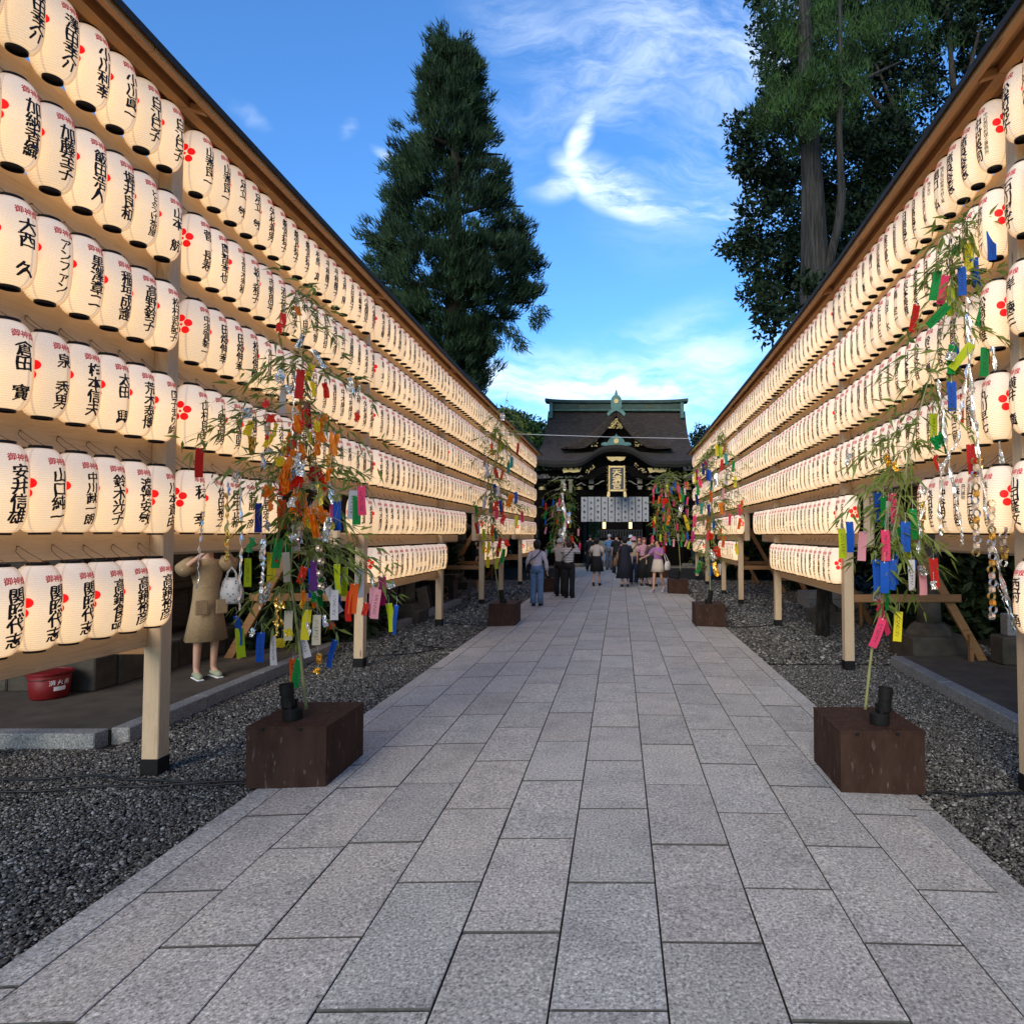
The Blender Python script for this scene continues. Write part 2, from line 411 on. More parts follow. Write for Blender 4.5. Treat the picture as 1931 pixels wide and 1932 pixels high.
def gravel_patch(name, poly, dens, size, zb=-.062):
    # poly: list of (y, x0, x1) rows, linear between
    ys = [p[0] for p in poly]; out = []
    A = sum((poly[i + 1][0] - poly[i][0]) * ((poly[i][2] - poly[i][1]) + (poly[i + 1][2] - poly[i + 1][1])) / 2 for i in range(len(poly) - 1))
    n = int(A * dens)
    wmax = max(p[2] - p[1] for p in poly)
    Y = NR.uniform(ys[0], ys[-1], int(n * 1.6)); X0 = np.interp(Y, ys, [p[1] for p in poly]); X1 = np.interp(Y, ys, [p[2] for p in poly])
    keep = NR.uniform(0, wmax, len(Y)) < (X1 - X0); Y = Y[keep][:n]; X0 = X0[keep][:n]; X1 = X1[keep][:n]
    X = X0 + (X1 - X0) * NR.uniform(0, 1, len(Y)); n = len(Y)
    Vs = []; Fs = []; off = 0
    for i, (PV, PF) in enumerate(PEB):
        idx = np.arange(i, n, 6); k = len(idx)
        a = NR.uniform(0, 6.28, k); s_ = size * NR.lognormal(0, .28, k); tx = NR.normal(0, .35, k)
        ca, sa = np.cos(a), np.sin(a)
        P = PV[None] * s_[:, None, None]
        z = P[:, :, 2] + P[:, :, 0] * tx[:, None]
        x = P[:, :, 0] * ca[:, None] - P[:, :, 1] * sa[:, None]; y = P[:, :, 0] * sa[:, None] + P[:, :, 1] * ca[:, None]
        W = np.stack([x + X[idx][:, None], y + Y[idx][:, None], z + zb + NR.uniform(-.004, .006, k)[:, None]], 2)
        Vs.append(W.reshape(-1, 3)); Fs.append((PF[None] + (np.arange(k) * len(PV))[:, None, None]).reshape(-1, 3) + off); off += k * len(PV)
    return tag(link(name, np_mesh(name, np.concatenate(Vs), np.concatenate(Fs), M['gravel'])), kind='stuff')
gravel_patch('gravel', [(1.9, -4.6, -2.43), (5.14, -6.2, -2.43)], 6500, .0085)
gravel_patch('gravel', [(5.14, -4.05, -2.43), (9, -4.15, -2.43)], 3600, .0105)
gravel_patch('gravel', [(9, -6.0, -2.43), (14, -5.5, -2.43)], 900, .020)
gravel_patch('gravel', [(14, -6.0, -2.43), (24, -6, -2.43)], 260, .03)
gravel_patch('gravel', [(2.0, 1.955, 3.36), (5.5, 1.955, 3.37), (8.4, 1.955, 3.55)], 5000, .0092)
gravel_patch('gravel', [(8.5, 1.955, 5.6), (14, 1.955, 5.6)], 900, .02)
gravel_patch('gravel', [(14, 1.955, 6.0), (24, 1.955, 6)], 260, .03)

# ================================================================== LANTERN RACKS
PL = [(.85, -3.24), (4.57, -3.27), (8.25, -3.30), (12.04, -3.345), (15.75, -3.35), (18.3, -3.34), (21.8, -3.34), (24.75, -3.34)]
PR = [(.45, 2.52), (4.22, 2.68), (8.09, 2.847), (11.96, 2.911), (15.7, 2.93), (18.35, 2.94), (21.9, 2.95), (24.75, 2.95)]
TOP = [4.75 - .65 * k for k in range(6)]        # height of each lantern row's top ring
def face_x(P, y): return float(np.interp(y, [p[0] for p in P], [p[1] for p in P]))
def make_rack(P, sg, label):
    """sg = -1 left, +1 right; P: (y, x of the post's path-side face)"""
    root = empty('lantern_rack', (P[1][1] + sg * .06, P[1][0], -.05), label=label, cat='lantern rack', group='lantern racks')
    o = Vector(root.location)
    def add(name, mat, fn, **kw):
        m_ = MB(); fn(m_); m_.v = [(a - o.x, b_ - o.y, c_ - o.z) for a, b_, c_ in m_.v]
        q = m_.build(name, mat, root); 
        if kw.get('label'): q['label'] = kw['label']
        return q
    X = lambda y: face_x(P, y)
    for i, (y, x) in enumerate(P):
        p_ = add('post', M['wood_z'], lambda m_: m_.box(x, x + sg * .12, y, y + .115, .02, 4.86, .006))
        m_ = MB(); m_.box(x - .004 * sg - o.x, x + sg * .124 - o.x, y - .004 - o.y, y + .119 - o.y, -.055 - o.z, .06 - o.z, .003)
        q = m_.build('post_shoe', M['black_metal'], p_)
        # back bracing: tie and raking strut
        add('tie_beam', M['wood_brown'], lambda m_: m_.beam((x + sg * .12, y + .06, .84), (x + sg * 1.5, y + .06, .84), .045, .10, .004))
        add('raking_strut', M['wood_brown'], lambda m_: m_.beam((x + sg * .13, y + .125, 3.05), (x + sg * 1.83, y + .125, -.02), .05, .105, .004))
        add('strut_stake', M['wood_brown'], lambda m_: m_.beam((x + sg * 1.62, y + .065, -.06), (x + sg * 1.62, y + .065, .38), .05, .06, .003))
    def rail(y0, y1, z0, z1, name='rail', bev=.006, dx=.0):
        a0, a1 = X(y0), X(y1)
        add(name, M['wood_y'], lambda m_: m_.beam((a0 + sg * (.116 + dx), y0, (z0 + z1) / 2), (a1 + sg * (.116 + dx), y1, (z0 + z1) / 2), .045, z1 - z0, bev))
    ends = [(P[i][0] + .117, P[i + 1][0] - .002) for i in range(len(P) - 1)]
    # rails: board above each lantern row (its lower edge just over the ring) and one under the lowest row
    for i, (y0, y1) in enumerate(ends):
        full = (i % 2 == 0)
        rail(y0, y1, TOP[0] + .01, TOP[0] + .10, 'top_rail')
        for k in range(1, 5):                       # under rows 0..3
            rail(y0, y1, TOP[k] + .0, TOP[k] + .245)
        if full:
            rail(y0, y1, TOP[5] + .0, TOP[5] + .175)
            rail(y0, y1, TOP[5] - .65 + .005, TOP[5] - .65 + .15)
    seg5 = []
    for i, (a, b_) in enumerate(((0, 1), (2, 3), (4, 5), (6, 7))):
        y0 = P[a][0] - (.62 if i < 3 else 1.15); y1 = P[b_][0] + .115 + (1.42 if i < 3 else .3)
        seg5.append((y0, y1))
        # overhanging ends of the fifth row: rail stub and rounded upright
        rail(y0, P[a][0] - .002, TOP[5] + .0, TOP[5] + .175, 'overhang_rail', .02)
        if i < 3: rail(P[b_][0] + .117, y1, TOP[5] + .0, TOP[5] + .175, 'overhang_rail', .02)
        for ye in ((y0 - .03,) if i == 3 else (y0 - .03,)):
            xe = X(ye)
            add('end_upright', M['wood_z'], lambda m_: m_.box(xe + sg * .03, xe + sg * .15, ye - .045, ye + .02, TOP[5] + .0, TOP[4] + .003, .022))
    # roof: lining boards, ridge, sheet roofing with a dark drip edge
    ys = [p[0] for p in P]; y0, y1 = ys[0] - .5, ys[-1] + .45
    n = 0; y = y0
    def plane(m_, ya, yb, xa, za, xb, zb, th):
        A0, A1 = X(ya), X(yb)
        c0 = [(A0 - sg * xa, ya, za), (A0 - sg * xb, ya, zb), (A1 - sg * xb, yb, zb), (A1 - sg * xa, yb, za)]
        m_.add(c0 + [(p[0], p[1], p[2] + th) for p in c0], [(3, 2, 1, 0), (4, 5, 6, 7), (0, 1, 5, 4), (1, 2, 6, 5), (2, 3, 7, 6), (3, 0, 4, 7)])
    while y < y1 - .1:
        yb = min(y + 1.82, y1)
        add('roof_board', M['wood_roof'], lambda m_: plane(m_, y + .002, yb - .002, .275, 4.80, -.06, 4.925, .022))
        add('roof_board', M['wood_roof'], lambda m_: plane(m_, y + .002, yb - .002, -.062, 4.925, -.42, 4.80, .022))
        add('roof_sheet', M['roof_sheet'], lambda m_: plane(m_, y + .001, yb - .001, .293, 4.822, -.06, 4.953, .012))
        add('roof_sheet', M['roof_sheet'], lambda m_: plane(m_, y + .001, yb - .001, -.0605, 4.953, -.44, 4.822, .012))
        add('drip_edge', M['roof_sheet'], lambda m_: plane(m_, y, yb, .300, 4.785, .2935, 4.785, .05))
        add('eave_batten', M['wood_roof'], lambda m_: plane(m_, y + .002, yb - .002, .272, 4.757, .225, 4.757, .042))
        y = yb
    for i in range(len(P) - 1):
        ya, yb = ys[i], ys[i + 1]
        add('purlin', M['wood_roof'], lambda m_: plane(m_, ya + .002, yb - .002, .105, 4.79, .02, 4.79, .072))
    for i in range(len(P)):                         # short rafters over each post
        yy = ys[i] + .03
        add('rafter', M['wood_roof'], lambda m_: m_.beam((X(yy) - sg * .22, yy, 4.775), (X(yy) - sg * -.005, yy, 4.85), .045, .05, .003))
    return root, seg5, ends
rackL, segL, endL = make_rack(PL, -1, 'long cypress rack of lit lanterns running along the left edge of the stone path')
rackR, segR, endR = make_rack(PR, +1, 'long cypress rack of lit lanterns running along the right edge of the stone path')

# ================================================================== LANTERNS
GC = {}
def glyph(ch, fine=True):
    """flat brush-like outline of one character, em square centred on 0"""
    key = (ch, fine)
    if key in GC: return GC[key]
    c = bpy.data.curves.new('g', 'FONT'); c.body = ch; c.size = 1; c.resolution_u = 1; c.fill_mode = 'FRONT'; c.offset = .010
    o = bpy.data.objects.new('g', c); COL.objects.link(o)
    dg = bpy.context.evaluated_depsgraph_get(); dg.update()
    me = bpy.data.meshes.new_from_object(o.evaluated_get(dg))
    bpy.data.objects.remove(o); bpy.data.curves.remove(c)
    bm = bmesh.new(); bm.from_mesh(me); bpy.data.meshes.remove(me)
    if fine:
        for x in (.1, .25, .38, .5, .62, .75, .9):
            bmesh.ops.bisect_plane(bm, geom=list(bm.verts) + list(bm.edges) + list(bm.faces), plane_co=(x, 0, 0), plane_no=(1, 0, 0), dist=1e-5)
        bmesh.ops.bisect_plane(bm, geom=list(bm.verts) + list(bm.edges) + list(bm.faces), plane_co=(0, .38, 0), plane_no=(0, 1, 0), dist=1e-5)
    else:
        for x in (.33, .66):
            bmesh.ops.bisect_plane(bm, geom=list(bm.verts) + list(bm.edges) + list(bm.faces), plane_co=(x, 0, 0), plane_no=(1, 0, 0), dist=1e-5)
    bmesh.ops.triangulate(bm, faces=list(bm.faces)); bm.verts.index_update()
    if len(bm.verts) == 0: GC[key] = (np.zeros((0, 2)), np.zeros((0, 3), int)); bm.free(); return GC[key]
    V = np.array([q.co[:2] for q in bm.verts]) - (.5, .38); F = np.array([[q.index for q in f.verts] for f in bm.faces]); bm.free()
    # brush feel: strokes rise to the right, swell and waver a little
    h = sum(map(ord, ch)) % 17
    x, y = V[:, 0].copy(), V[:, 1].copy()
    V[:, 1] = y * 1.0 + .13 * x + .022 * np.sin(9 * x + h) + .012 * np.sin(23 * x + 5 * y + h)
    V[:, 0] = x + .025 * np.sin(7 * y + h) + .010 * np.sin(27 * y + 3 * x + h) - .05 * y
    GC[key] = (V, F); return GC[key]
RB, RH = .1115, .470          # body radius and height; total with rings .5 incl. bails
def prof(tz):
    """radius at height tz in -1..1"""
    tz = np.clip(np.abs(tz), 0, 1)
    return .047 + (RB - .047) * (1 - tz ** 3.3) ** .52
def wrap(V, F, zc, size, ang=0.0, lift=.0016, sx=1.0, amax=None):
    a = ang + V[:, 0] * size * sx / RB; z = zc + V[:, 1] * size
    r_ = prof(z / (RH / 2)) + lift
    return np.stack([r_ * np.cos(a), r_ * np.sin(a), z], 1), F
def bold(g, d=.019):
    V, F = g
    if len(V) == 0: return g
    return np.concatenate([V + (-d, -d * .4), V + (d, d * .4)]), np.concatenate([F, F + len(V)])
def join(parts):
    Vs = []; Fs = []; o = 0
    for V, F in parts:
        if len(V) == 0: continue
        Vs.append(V); Fs.append(F + o); o += len(V)
    return np.concatenate(Vs), np.concatenate(Fs)
def name_geo(txt, fine=True):
    small = None
    if '|' in txt: txt, small = txt.split('|')
    n = len(txt); top, bot = .125, -.185
    size = min(.112, (top - bot) / n * 1.12); step = (top - bot) / n
    out = []
    for i, ch in enumerate(txt):
        if ch == ' ' or ch == '\u3000': continue
        V, F = glyph(ch, fine); zc = top - step * (i + .5); sw = .10 * (-.5 + (i / max(1, n - 1)))
        out.append(wrap(V + (-.02, -.009), F, zc, size, -.03 - sw * .35, sx=1.06)); out.append(wrap(V + (.02, .009), F, zc, size, -.03 - sw * .35, sx=1.06, lift=.0020))
    if small:
        st = min(.03, .30 / len(small))
        for i, ch in enumerate(small):
            V, F = glyph(ch, fine); out.append(wrap(V, F, .135 - st * (i + .5), st * 1.05, .62))
    return join(out)
def title_geo(fine=True, two=False):
    return join([wrap(glyph(ch, fine)[0] + (q, 0), glyph(ch, fine)[1], .162, .042, (i - 1) * .39, lift=.0016 + (q > 0) * .0004) for i, ch in enumerate('御神燈' if not two else '奉献燈') for q in ((-.012, .012) if fine else (0,))])
def disc(cx, cz, r_, ang, n=16):
    V = [(0, 0)] + [(math.cos(2 * math.pi * k / n) * r_, math.sin(2 * math.pi * k / n) * r_) for k in range(n)]
    V += [(math.cos(2 * math.pi * k / n) * r_ * .5, math.sin(2 * math.pi * k / n) * r_ * .5) for k in range(n)]
    F = [(0, 1 + n + k, 1 + n + (k + 1) % n) for k in range(n)]
    for k in range(n):
        a, b_ = 1 + k, 1 + (k + 1) % n; F += [(1 + n + k, a, b_), (1 + n + k, b_, 1 + n + (k + 1) % n)]
    V = np.array(V) + (cx, cz); F = np.array(F)
    a = ang + V[:, 0] / RB; rr = prof(V[:, 1] / (RH / 2)) + .0018
    return np.stack([rr * np.cos(a), rr * np.sin(a), V[:, 1]], 1), F
def crest_geo(ang, n=16):
    out = []
    for k in range(5):
        p = math.pi / 2 + k * 2 * math.pi / 5
        out.append(disc(.049 * math.cos(p), .02 + .049 * math.sin(p), .0275, ang, n))
    out.append(disc(0, .02, .011, ang, max(8, n // 2)))
    return join(out)

# glowing paper
m, t, b = new_mat('lantern paper')
tc = t.node('ShaderNodeTexCoord').outputs['Object']; sp = t.node('ShaderNodeSeparateXYZ'); t.put(sp.inputs[0], tc)
ob = t.node('ShaderNodeObjectInfo').outputs['Random']
ang = t.math('ARCTAN2', sp.outputs[1], sp.outputs[0])
# eight glued paper gores leave a faint upright seam
sm = t.math('ABSOLUTE', t.math('SUBTRACT', t.math('FRACT', t.math('ADD', t.math('MULTIPLY', ang, 4 / math.tau), .36)), .5))
seam = t.smooth(sm, .055, .022)
# the bulb hangs low in the shade, so the paper glows most round it
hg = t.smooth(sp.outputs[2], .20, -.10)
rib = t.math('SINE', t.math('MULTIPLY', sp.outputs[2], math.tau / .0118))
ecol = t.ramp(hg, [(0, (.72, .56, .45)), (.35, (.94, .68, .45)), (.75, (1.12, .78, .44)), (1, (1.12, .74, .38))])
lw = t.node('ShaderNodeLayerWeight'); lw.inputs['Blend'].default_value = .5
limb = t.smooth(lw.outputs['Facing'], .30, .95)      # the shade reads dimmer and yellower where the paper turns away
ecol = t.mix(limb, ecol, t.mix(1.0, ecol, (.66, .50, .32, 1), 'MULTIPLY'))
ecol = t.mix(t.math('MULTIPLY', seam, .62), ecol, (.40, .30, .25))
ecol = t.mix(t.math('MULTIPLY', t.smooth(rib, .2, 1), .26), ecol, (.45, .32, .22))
st = t.math('MULTIPLY', t.math('MULTIPLY_ADD', ob, .24, .88), .47)
b.inputs['Base Color'].default_value = (.62, .55, .46, 1); b.inputs['Roughness'].default_value = .8; b.inputs['Specular IOR Level'].default_value = .1
t.put(b.inputs['Emission Color'], ecol); t.put(b.inputs['Emission Strength'], st)
bn = t.node('ShaderNodeBump'); bn.inputs['Distance'].default_value = .004; bn.inputs['Strength'].default_value = .7
t.put(bn.inputs['Height'], rib); t.l.new(bn.outputs[0], b.inputs['Normal'])
m.cycles.emission_sampling = 'NONE'
M['paper'] = m
M['ink'] = nmat('black brush ink', (.012, .009, .010), (.02, .015, .018), 30, .6)
for nm, c_, e_ in (('red_ink', (.80, .006, .006), .42), ('title_ink', (.48, .035, .05), .22)):
    m, t, b = new_mat(nm); b.inputs['Base Color'].default_value = (*c_, 1); b.inputs['Roughness'].default_value = .7
    b.inputs['Emission Color'].default_value = (*c_, 1); b.inputs['Emission Strength'].default_value = e_; m.cycles.emission_sampling = 'NONE'; M[nm] = m

def body_mesh(nseg, rings, ribs=False):
    zs = np.linspace(-1, 1, rings)
    if not ribs: zs = np.sin(zs * math.pi / 2)
    m_ = MB(); pr = []
    for i, q in enumerate(zs):
        r_ = float(prof(q)) + (.0009 * (1 if i % 2 else -1) if ribs and 0 < i < rings - 1 else 0)
        pr.append((r_, q * RH / 2))
    m_.lathe(pr, nseg, cap=False); return m_
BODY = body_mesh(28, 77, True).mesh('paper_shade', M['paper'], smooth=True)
mb = MB(); mb.lathe([(.046, RH / 2 - .004), (.0525, RH / 2 - .004), (.0525, RH / 2 + .015), (.046, RH / 2 + .015), (.046, RH / 2 - .004)], 24, cap=False)
RING_T = mb.mesh('top_ring', M['black_ring'])
mb = MB(); mb.lathe([(.0490, -RH / 2 + .004), (.0480, -RH / 2 - .012), (.043, -RH / 2 - .012), (.041, -RH / 2 + .003), (0.0, -RH / 2 + .003)], 24, cap=False)
RING_B = mb.mesh('bottom_ring', M['black_ring'])
mb = MB()
zt = RH / 2 + .012
mb.tube([(0, -.052, zt), (-.05, -.047, zt + .03), (-.092, -.034, zt + .062), (-.1105, -.003, zt + .092), (-.1105, .003, zt + .092), (-.092, .034, zt + .062), (-.05, .047, zt + .03), (0, .052, zt)], .0019, 4)
mb.tube([(0, -.054, zt), (0, .054, zt)], .003, 5); mb.box(-.117, -.104, -.0025, .0025, zt + .089, zt + .094)
HOOK = mb.mesh('wire_hook', M['wire'])
TITLE = np_mesh('title_lettering', *title_geo(), M['title_ink']); TITLE2 = np_mesh('title_lettering', *title_geo(two=True), M['title_ink'])
CREST = np_mesh('plum_crest', *join([crest_geo(-math.pi / 2 - .09), crest_geo(math.pi / 2 + .09)]), M['red_ink'])

POOL = '足立 敏,矢杉寿男,新宮穂子,杉原 真,平林慶子,北尾 陽,井田美子,杉崎裕二,安東七智,日沼美佳,塩尻晃市,川井一真,斉藤隆二,松浦俊樹,賀川由美,中木原吉,山崎 正,九頭 昇,西工寺三,林ヶ久次,今原博之,鈴木長樹,平野美和,村奇真一,杉本 円,木村正次,川田治一,日高典子,大熊亜希,小堀雅史,櫻井雅敏,坂本美雅,鳥 定一,山中 太,下田十三,大工幸司,三木 岳,大石 昌,丸山公平,月村徹夫,島本寿夫,西川富男,石公志津,春日圭司,月間恵介,兵中一吉,中原正六,高尾 洋,林 友三,金子圭市'.split(',')
ROWS_L = {  # first bay, counted from the post back towards the camera
 0: '白江巳子,白江巳子,小川眞一,小川利幸,澤田幸介,澤田幸介', 1: '山本 航,とようけ茶屋,堀井良和,飯田浩人,加藤至子,加納香織',
 2: '松村武紀子,高野鈴子,稲垣成護,黒澤章二,アンファン,大西 久', 3: '図子まり絵,荒木泰博,太田 興,梅本信夫,泉 秀男,倉田 實',
 4: '川本貴由,渡邊安敏,鈴木光子,中川献一朗,山口純一,安井信雄', 5: '高鍋裕彦,高鍋裕彦,高鍋食品,関照代志,関照代志,関照代志'}
ROWS_L2 = {0: '山嵜良一,山嵜良一,足立 敏,足立 敏,矢杉寿男,新宮穂子,新宮穂子,新宮穂子,杉原 真,平林慶子,平林慶子,北尾 陽,井田美子,杉崎裕二',
 1: '菅 長寿,岡部幸也,五百木秀和,坂上和子,市野周平,酒井直治,坂本明子,林 由香,安東七智,日沼美佳,塩尻晃市,川井一真,斉藤隆二,斉藤隆二',
 2: '中須賀新一,田畑伸幸,田畑伸幸,松浦俊樹,賀川由美子,賀川由美子,天野正人,木村洋子,戸谷啓子,日比宗吉,稲田宗吉,中木康吉,中村康吉',
 3: '山村良孝,上野高男,上野高男,輪島元輔,朝倉 乾,水谷 司,尾崎 守,伊藤辰男,伊戸商店,藤田佳奈子,藤田佳奈子', 4: '穂 幸,佐田裕之,田中正和,若藤 彦,西野宏之'}
ROWS_R2 = {0: '中村英司|中村英司税理士事務所,猪良登志,猪良登志,関口 弘|株式会社栃尾木材工業,栃尾木材工業|株式会社,日高典子,日高典子,大熊亜希子,金井富子,日反保慎也,樋口 歩,佳谷 優,水口里奈,土家恵之,大工幸司',
 1: '渡辺グループ,出口日出夫,竹内青嵩,小堀雅史,日中誠一,櫻井雅敏,坂本美雅,鳥 定一,山中 太,下田十三,岩島 一,日田巴一,土井三美', 2: '松崎重雄,高橋友治,齊藤有人,高木友裕,鈴木 博,松波栄治,山本義平,山口三洋,宮日圭月,兵中百圭,月間恵美子,月間恵司,黒田音人',
 3: '丸川早七,石原昌三,月元三郎,日間幸雄,舟間正見,古木大治,黒島 敏,金光 元', 4: '株式会社小石,山口正裕,森口正裕|森口織物,沖谷明子,奥田茂正'}
ROWS_R = {0: '松﨑悦子', 1: '石川淑子', 2: '岸 徳三', 3: '横井 廣', 4: '山田隆文', 5: '西村 勇'}
def rack_slots(P, seg, ends, sg):
    """(bay, row, index from the nearer post, y, name)"""
    out = []
    for bay, (y0, y1) in enumerate(ends):
        n = round((y1 - y0) / .2245); st_ = (y1 - y0) / n
        for k in range(n):
            y = y0 + st_ * (k + .5)
            for row in range(6):
                if row == 5 and bay % 2: continue
                if row == 4 and bay % 2:
                    if not any(a + .10 < y < b_ - .06 for a, b_ in seg): continue
                out.append([bay, row, k, y, n])
    return out
slots = []
for sg, P, seg, ends in ((-1, PL, segL, endL), (1, PR, segR, endR)):
    for s_ in rack_slots(P, seg, ends, sg): slots.append((sg, P, *s_))
def inview(sg, P, y):
    x = face_x(P, y) ; x = abs(x) - .0
    return (y > 1.0) and (x / y < (1.02 if sg < 0 else .70))
vis = [s_ for s_ in slots if inview(s_[0], s_[1], s_[5])]
vis.sort(key=lambda s_: s_[5]); NEAR = vis[:292]; FARL = vis[292:] + [s_ for s_ in slots if not inview(s_[0], s_[1], s_[5]) and s_[5] > -5]
ORD = ['first', 'second', 'third', 'fourth', 'fifth', 'sixth', 'seventh', 'eighth', 'ninth', 'tenth', 'eleventh', 'twelfth', 'thirteenth', 'fourteenth', 'fifteenth', 'sixteenth', 'seventeenth', 'eighteenth', 'nineteenth', 'twentieth', 'twenty-first', 'twenty-second', 'twenty-third', 'twenty-fourth', 'twenty-fifth', 'twenty-sixth', 'twenty-seventh', 'twenty-eighth']
ROWN = ['top', 'second', 'third', 'fourth', 'fifth', 'lowest']
BAYN = ['nearest bay', 'second bay', 'third bay', 'fourth bay']
def pick_name(sg, bay, row, k, n):
    if bay == 0:
        L = (ROWS_L if sg < 0 else ROWS_R).get(row, '').split(','); j = n - 1 - k
        if j < len(L) and L[j]: return L[j]
    if bay == 1:
        L = (ROWS_L2 if sg < 0 else ROWS_R2).get(row, '').split(',')
        if k < len(L) and L[k]: return L[k]
    return POOL[(bay * 37 + row * 11 + k * 3 + (sg > 0) * 19) % len(POOL)] if k % 3 else POOL[(bay * 37 + row * 11 + (k - 1) * 3 + (sg > 0) * 19) % len(POOL)]
NM = {}
def name_mesh(s_):
    if s_ not in NM: NM[s_] = np_mesh('name_lettering', *name_geo(s_), M['ink'])
    return NM[s_]
def slot_place(sg, P, bay, row, k, y, n):
    r_ = random.Random(hash((sg, bay, row, k)) & 0xffff)
    x = face_x(P, y) + sg * (-.022 + .002) + r_.uniform(-.003, .003)
    z = TOP[row] - .017 - RH / 2 + r_.uniform(-.004, .004)
    rz = (0 if sg < 0 else math.pi) + r_.gauss(0, .05)
    return x, y + r_.uniform(-.0015, .0015), z, rz, r_.gauss(0, .008), r_.gauss(0, .006)
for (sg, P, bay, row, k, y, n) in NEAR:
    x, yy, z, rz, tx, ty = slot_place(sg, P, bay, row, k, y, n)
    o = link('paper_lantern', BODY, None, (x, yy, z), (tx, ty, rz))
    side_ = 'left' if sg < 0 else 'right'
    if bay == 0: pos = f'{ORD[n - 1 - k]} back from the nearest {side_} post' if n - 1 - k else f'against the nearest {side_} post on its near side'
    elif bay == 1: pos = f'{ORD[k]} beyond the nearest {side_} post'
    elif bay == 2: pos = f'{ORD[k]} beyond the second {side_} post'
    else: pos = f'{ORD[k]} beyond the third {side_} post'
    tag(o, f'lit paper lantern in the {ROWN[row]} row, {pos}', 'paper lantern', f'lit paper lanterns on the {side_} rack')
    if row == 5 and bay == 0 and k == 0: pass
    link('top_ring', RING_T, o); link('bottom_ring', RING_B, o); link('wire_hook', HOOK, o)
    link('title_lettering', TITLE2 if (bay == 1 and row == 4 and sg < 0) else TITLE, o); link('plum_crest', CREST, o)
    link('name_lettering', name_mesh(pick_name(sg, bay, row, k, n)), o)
# farther lanterns: one mass of real, coarser lanterns
LB = body_mesh(16, 9); 
lb = (np.array(LB.v), np.array(LB.f))
def ring_geo(z0, z1):
    m_ = MB(); m_.lathe([(.045, z0), (.051, z0), (.051, z1), (.045, z1)], 12, cap=False); return np.array(m_.v), np.array(m_.f)
rg = [ring_geo(RH / 2 - .003, RH / 2 + .016), ring_geo(-RH / 2 - .016, -RH / 2 + .003)]
cap_ = MB(); cap_.lathe([(.046, -RH / 2 - .004), (.001, -RH / 2 - .004)], 12, cap=False); rg.append((np.array(cap_.v), np.array(cap_.f)))
ttl = title_geo(False); crs = crest_geo(-math.pi / 2 - .09, 8)
crs2 = crest_geo(math.pi / 2 + .09, 8)
fn = {}
acc_ = {'q': [[], [], 0, []], 't': [[], [], 0, []]}
def put(kind, V, F, mi):
    a = acc_[kind]; a[0].append(V); a[1].append(F + a[2]); a[2] += len(V); a[3].append(np.full(len(F), mi))
for (sg, P, bay, row, k, y, n) in FARL:
    x, yy, z, rz, tx, ty = slot_place(sg, P, bay, row, k, y, n)
    c_, s_ = math.cos(rz), math.sin(rz)
    T = lambda V: np.stack([V[:, 0] * c_ - V[:, 1] * s_ + x, V[:, 0] * s_ + V[:, 1] * c_ + yy, V[:, 2] + z], 1)
    put('q', T(lb[0]), lb[1], 0)
    for V, F in rg: put('q', T(V), F, 1)
    nm = pick_name(sg, bay, row, k, n)
    if nm not in fn: fn[nm] = name_geo(nm.split('|')[0], False)
    put('t', T(fn[nm][0]), fn[nm][1], 0)
    put('t', T(ttl[0]), ttl[1], 1); cc = crs if sg < 0 else crs2; put('t', T(cc[0]), cc[1], 2)
a = acc_['q']
# paper material that needs each lantern's own height: store it as an attribute
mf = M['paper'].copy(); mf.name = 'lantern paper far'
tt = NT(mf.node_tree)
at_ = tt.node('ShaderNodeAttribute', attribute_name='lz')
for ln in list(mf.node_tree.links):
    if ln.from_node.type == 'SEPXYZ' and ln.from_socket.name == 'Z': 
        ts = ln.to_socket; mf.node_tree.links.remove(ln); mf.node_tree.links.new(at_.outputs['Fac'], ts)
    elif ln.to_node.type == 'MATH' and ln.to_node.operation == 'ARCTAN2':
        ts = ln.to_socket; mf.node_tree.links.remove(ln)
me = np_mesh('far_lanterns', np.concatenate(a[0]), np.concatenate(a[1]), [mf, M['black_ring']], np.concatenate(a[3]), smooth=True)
lz = np.concatenate([np.concatenate([lb[0][:, 2]] + [g[0][:, 2] for g in rg]) for _ in FARL]).astype(np.float32)
me.attributes.new('lz', 'FLOAT', 'POINT').data.foreach_set('value', lz)
tag(link('distant_lanterns', me), kind='stuff', label='rows of distant lit paper lanterns on both racks towards the shrine')
a = acc_['t']
me = np_mesh('distant_lettering', np.concatenate(a[0]), np.concatenate(a[1]), [M['ink'], M['title_ink'], M['red_ink']], np.concatenate(a[3]))
lett = tag(link('distant_lettering', me, bpy.data.objects['distant_lanterns']), kind='stuff')
# ================================================================== TREES AND PLANTING
def leafmat(name, dark, light, clump=1.1, rough=.7, trans=.15):
    m, t, b = new_mat(name)
    tc = t.node('ShaderNodeTexCoord').outputs['Object']
    ri = t.node('ShaderNodeNewGeometry').outputs['Random Per Island']
    n1 = t.noise(tc, clump, 3, .6)
    f = t.math('MULTIPLY_ADD', ri, .45, t.math('MULTIPLY', t.smooth(n1, .35, .68), .6), clamp=True)
    col = t.ramp(f, [(0, dark), (.5, tuple((a + b_) / 2 for a, b_ in zip(dark, light))), (1, light)])
    t.put(b.inputs['Base Color'], col); b.inputs['Roughness'].default_value = rough; b.inputs['Specular IOR Level'].default_value = .2
    tr = t.node('ShaderNodeBsdfTranslucent'); t.put(tr.inputs[0], col)
    mx = t.node('ShaderNodeMixShader'); mx.inputs[0].default_value = trans
    out = m.node_tree.nodes['Material Output']
    t.l.new(b.outputs[0], mx.inputs[1]); t.l.new(tr.outputs[0], mx.inputs[2]); t.l.new(mx.outputs[0], out.inputs[0])
    return m
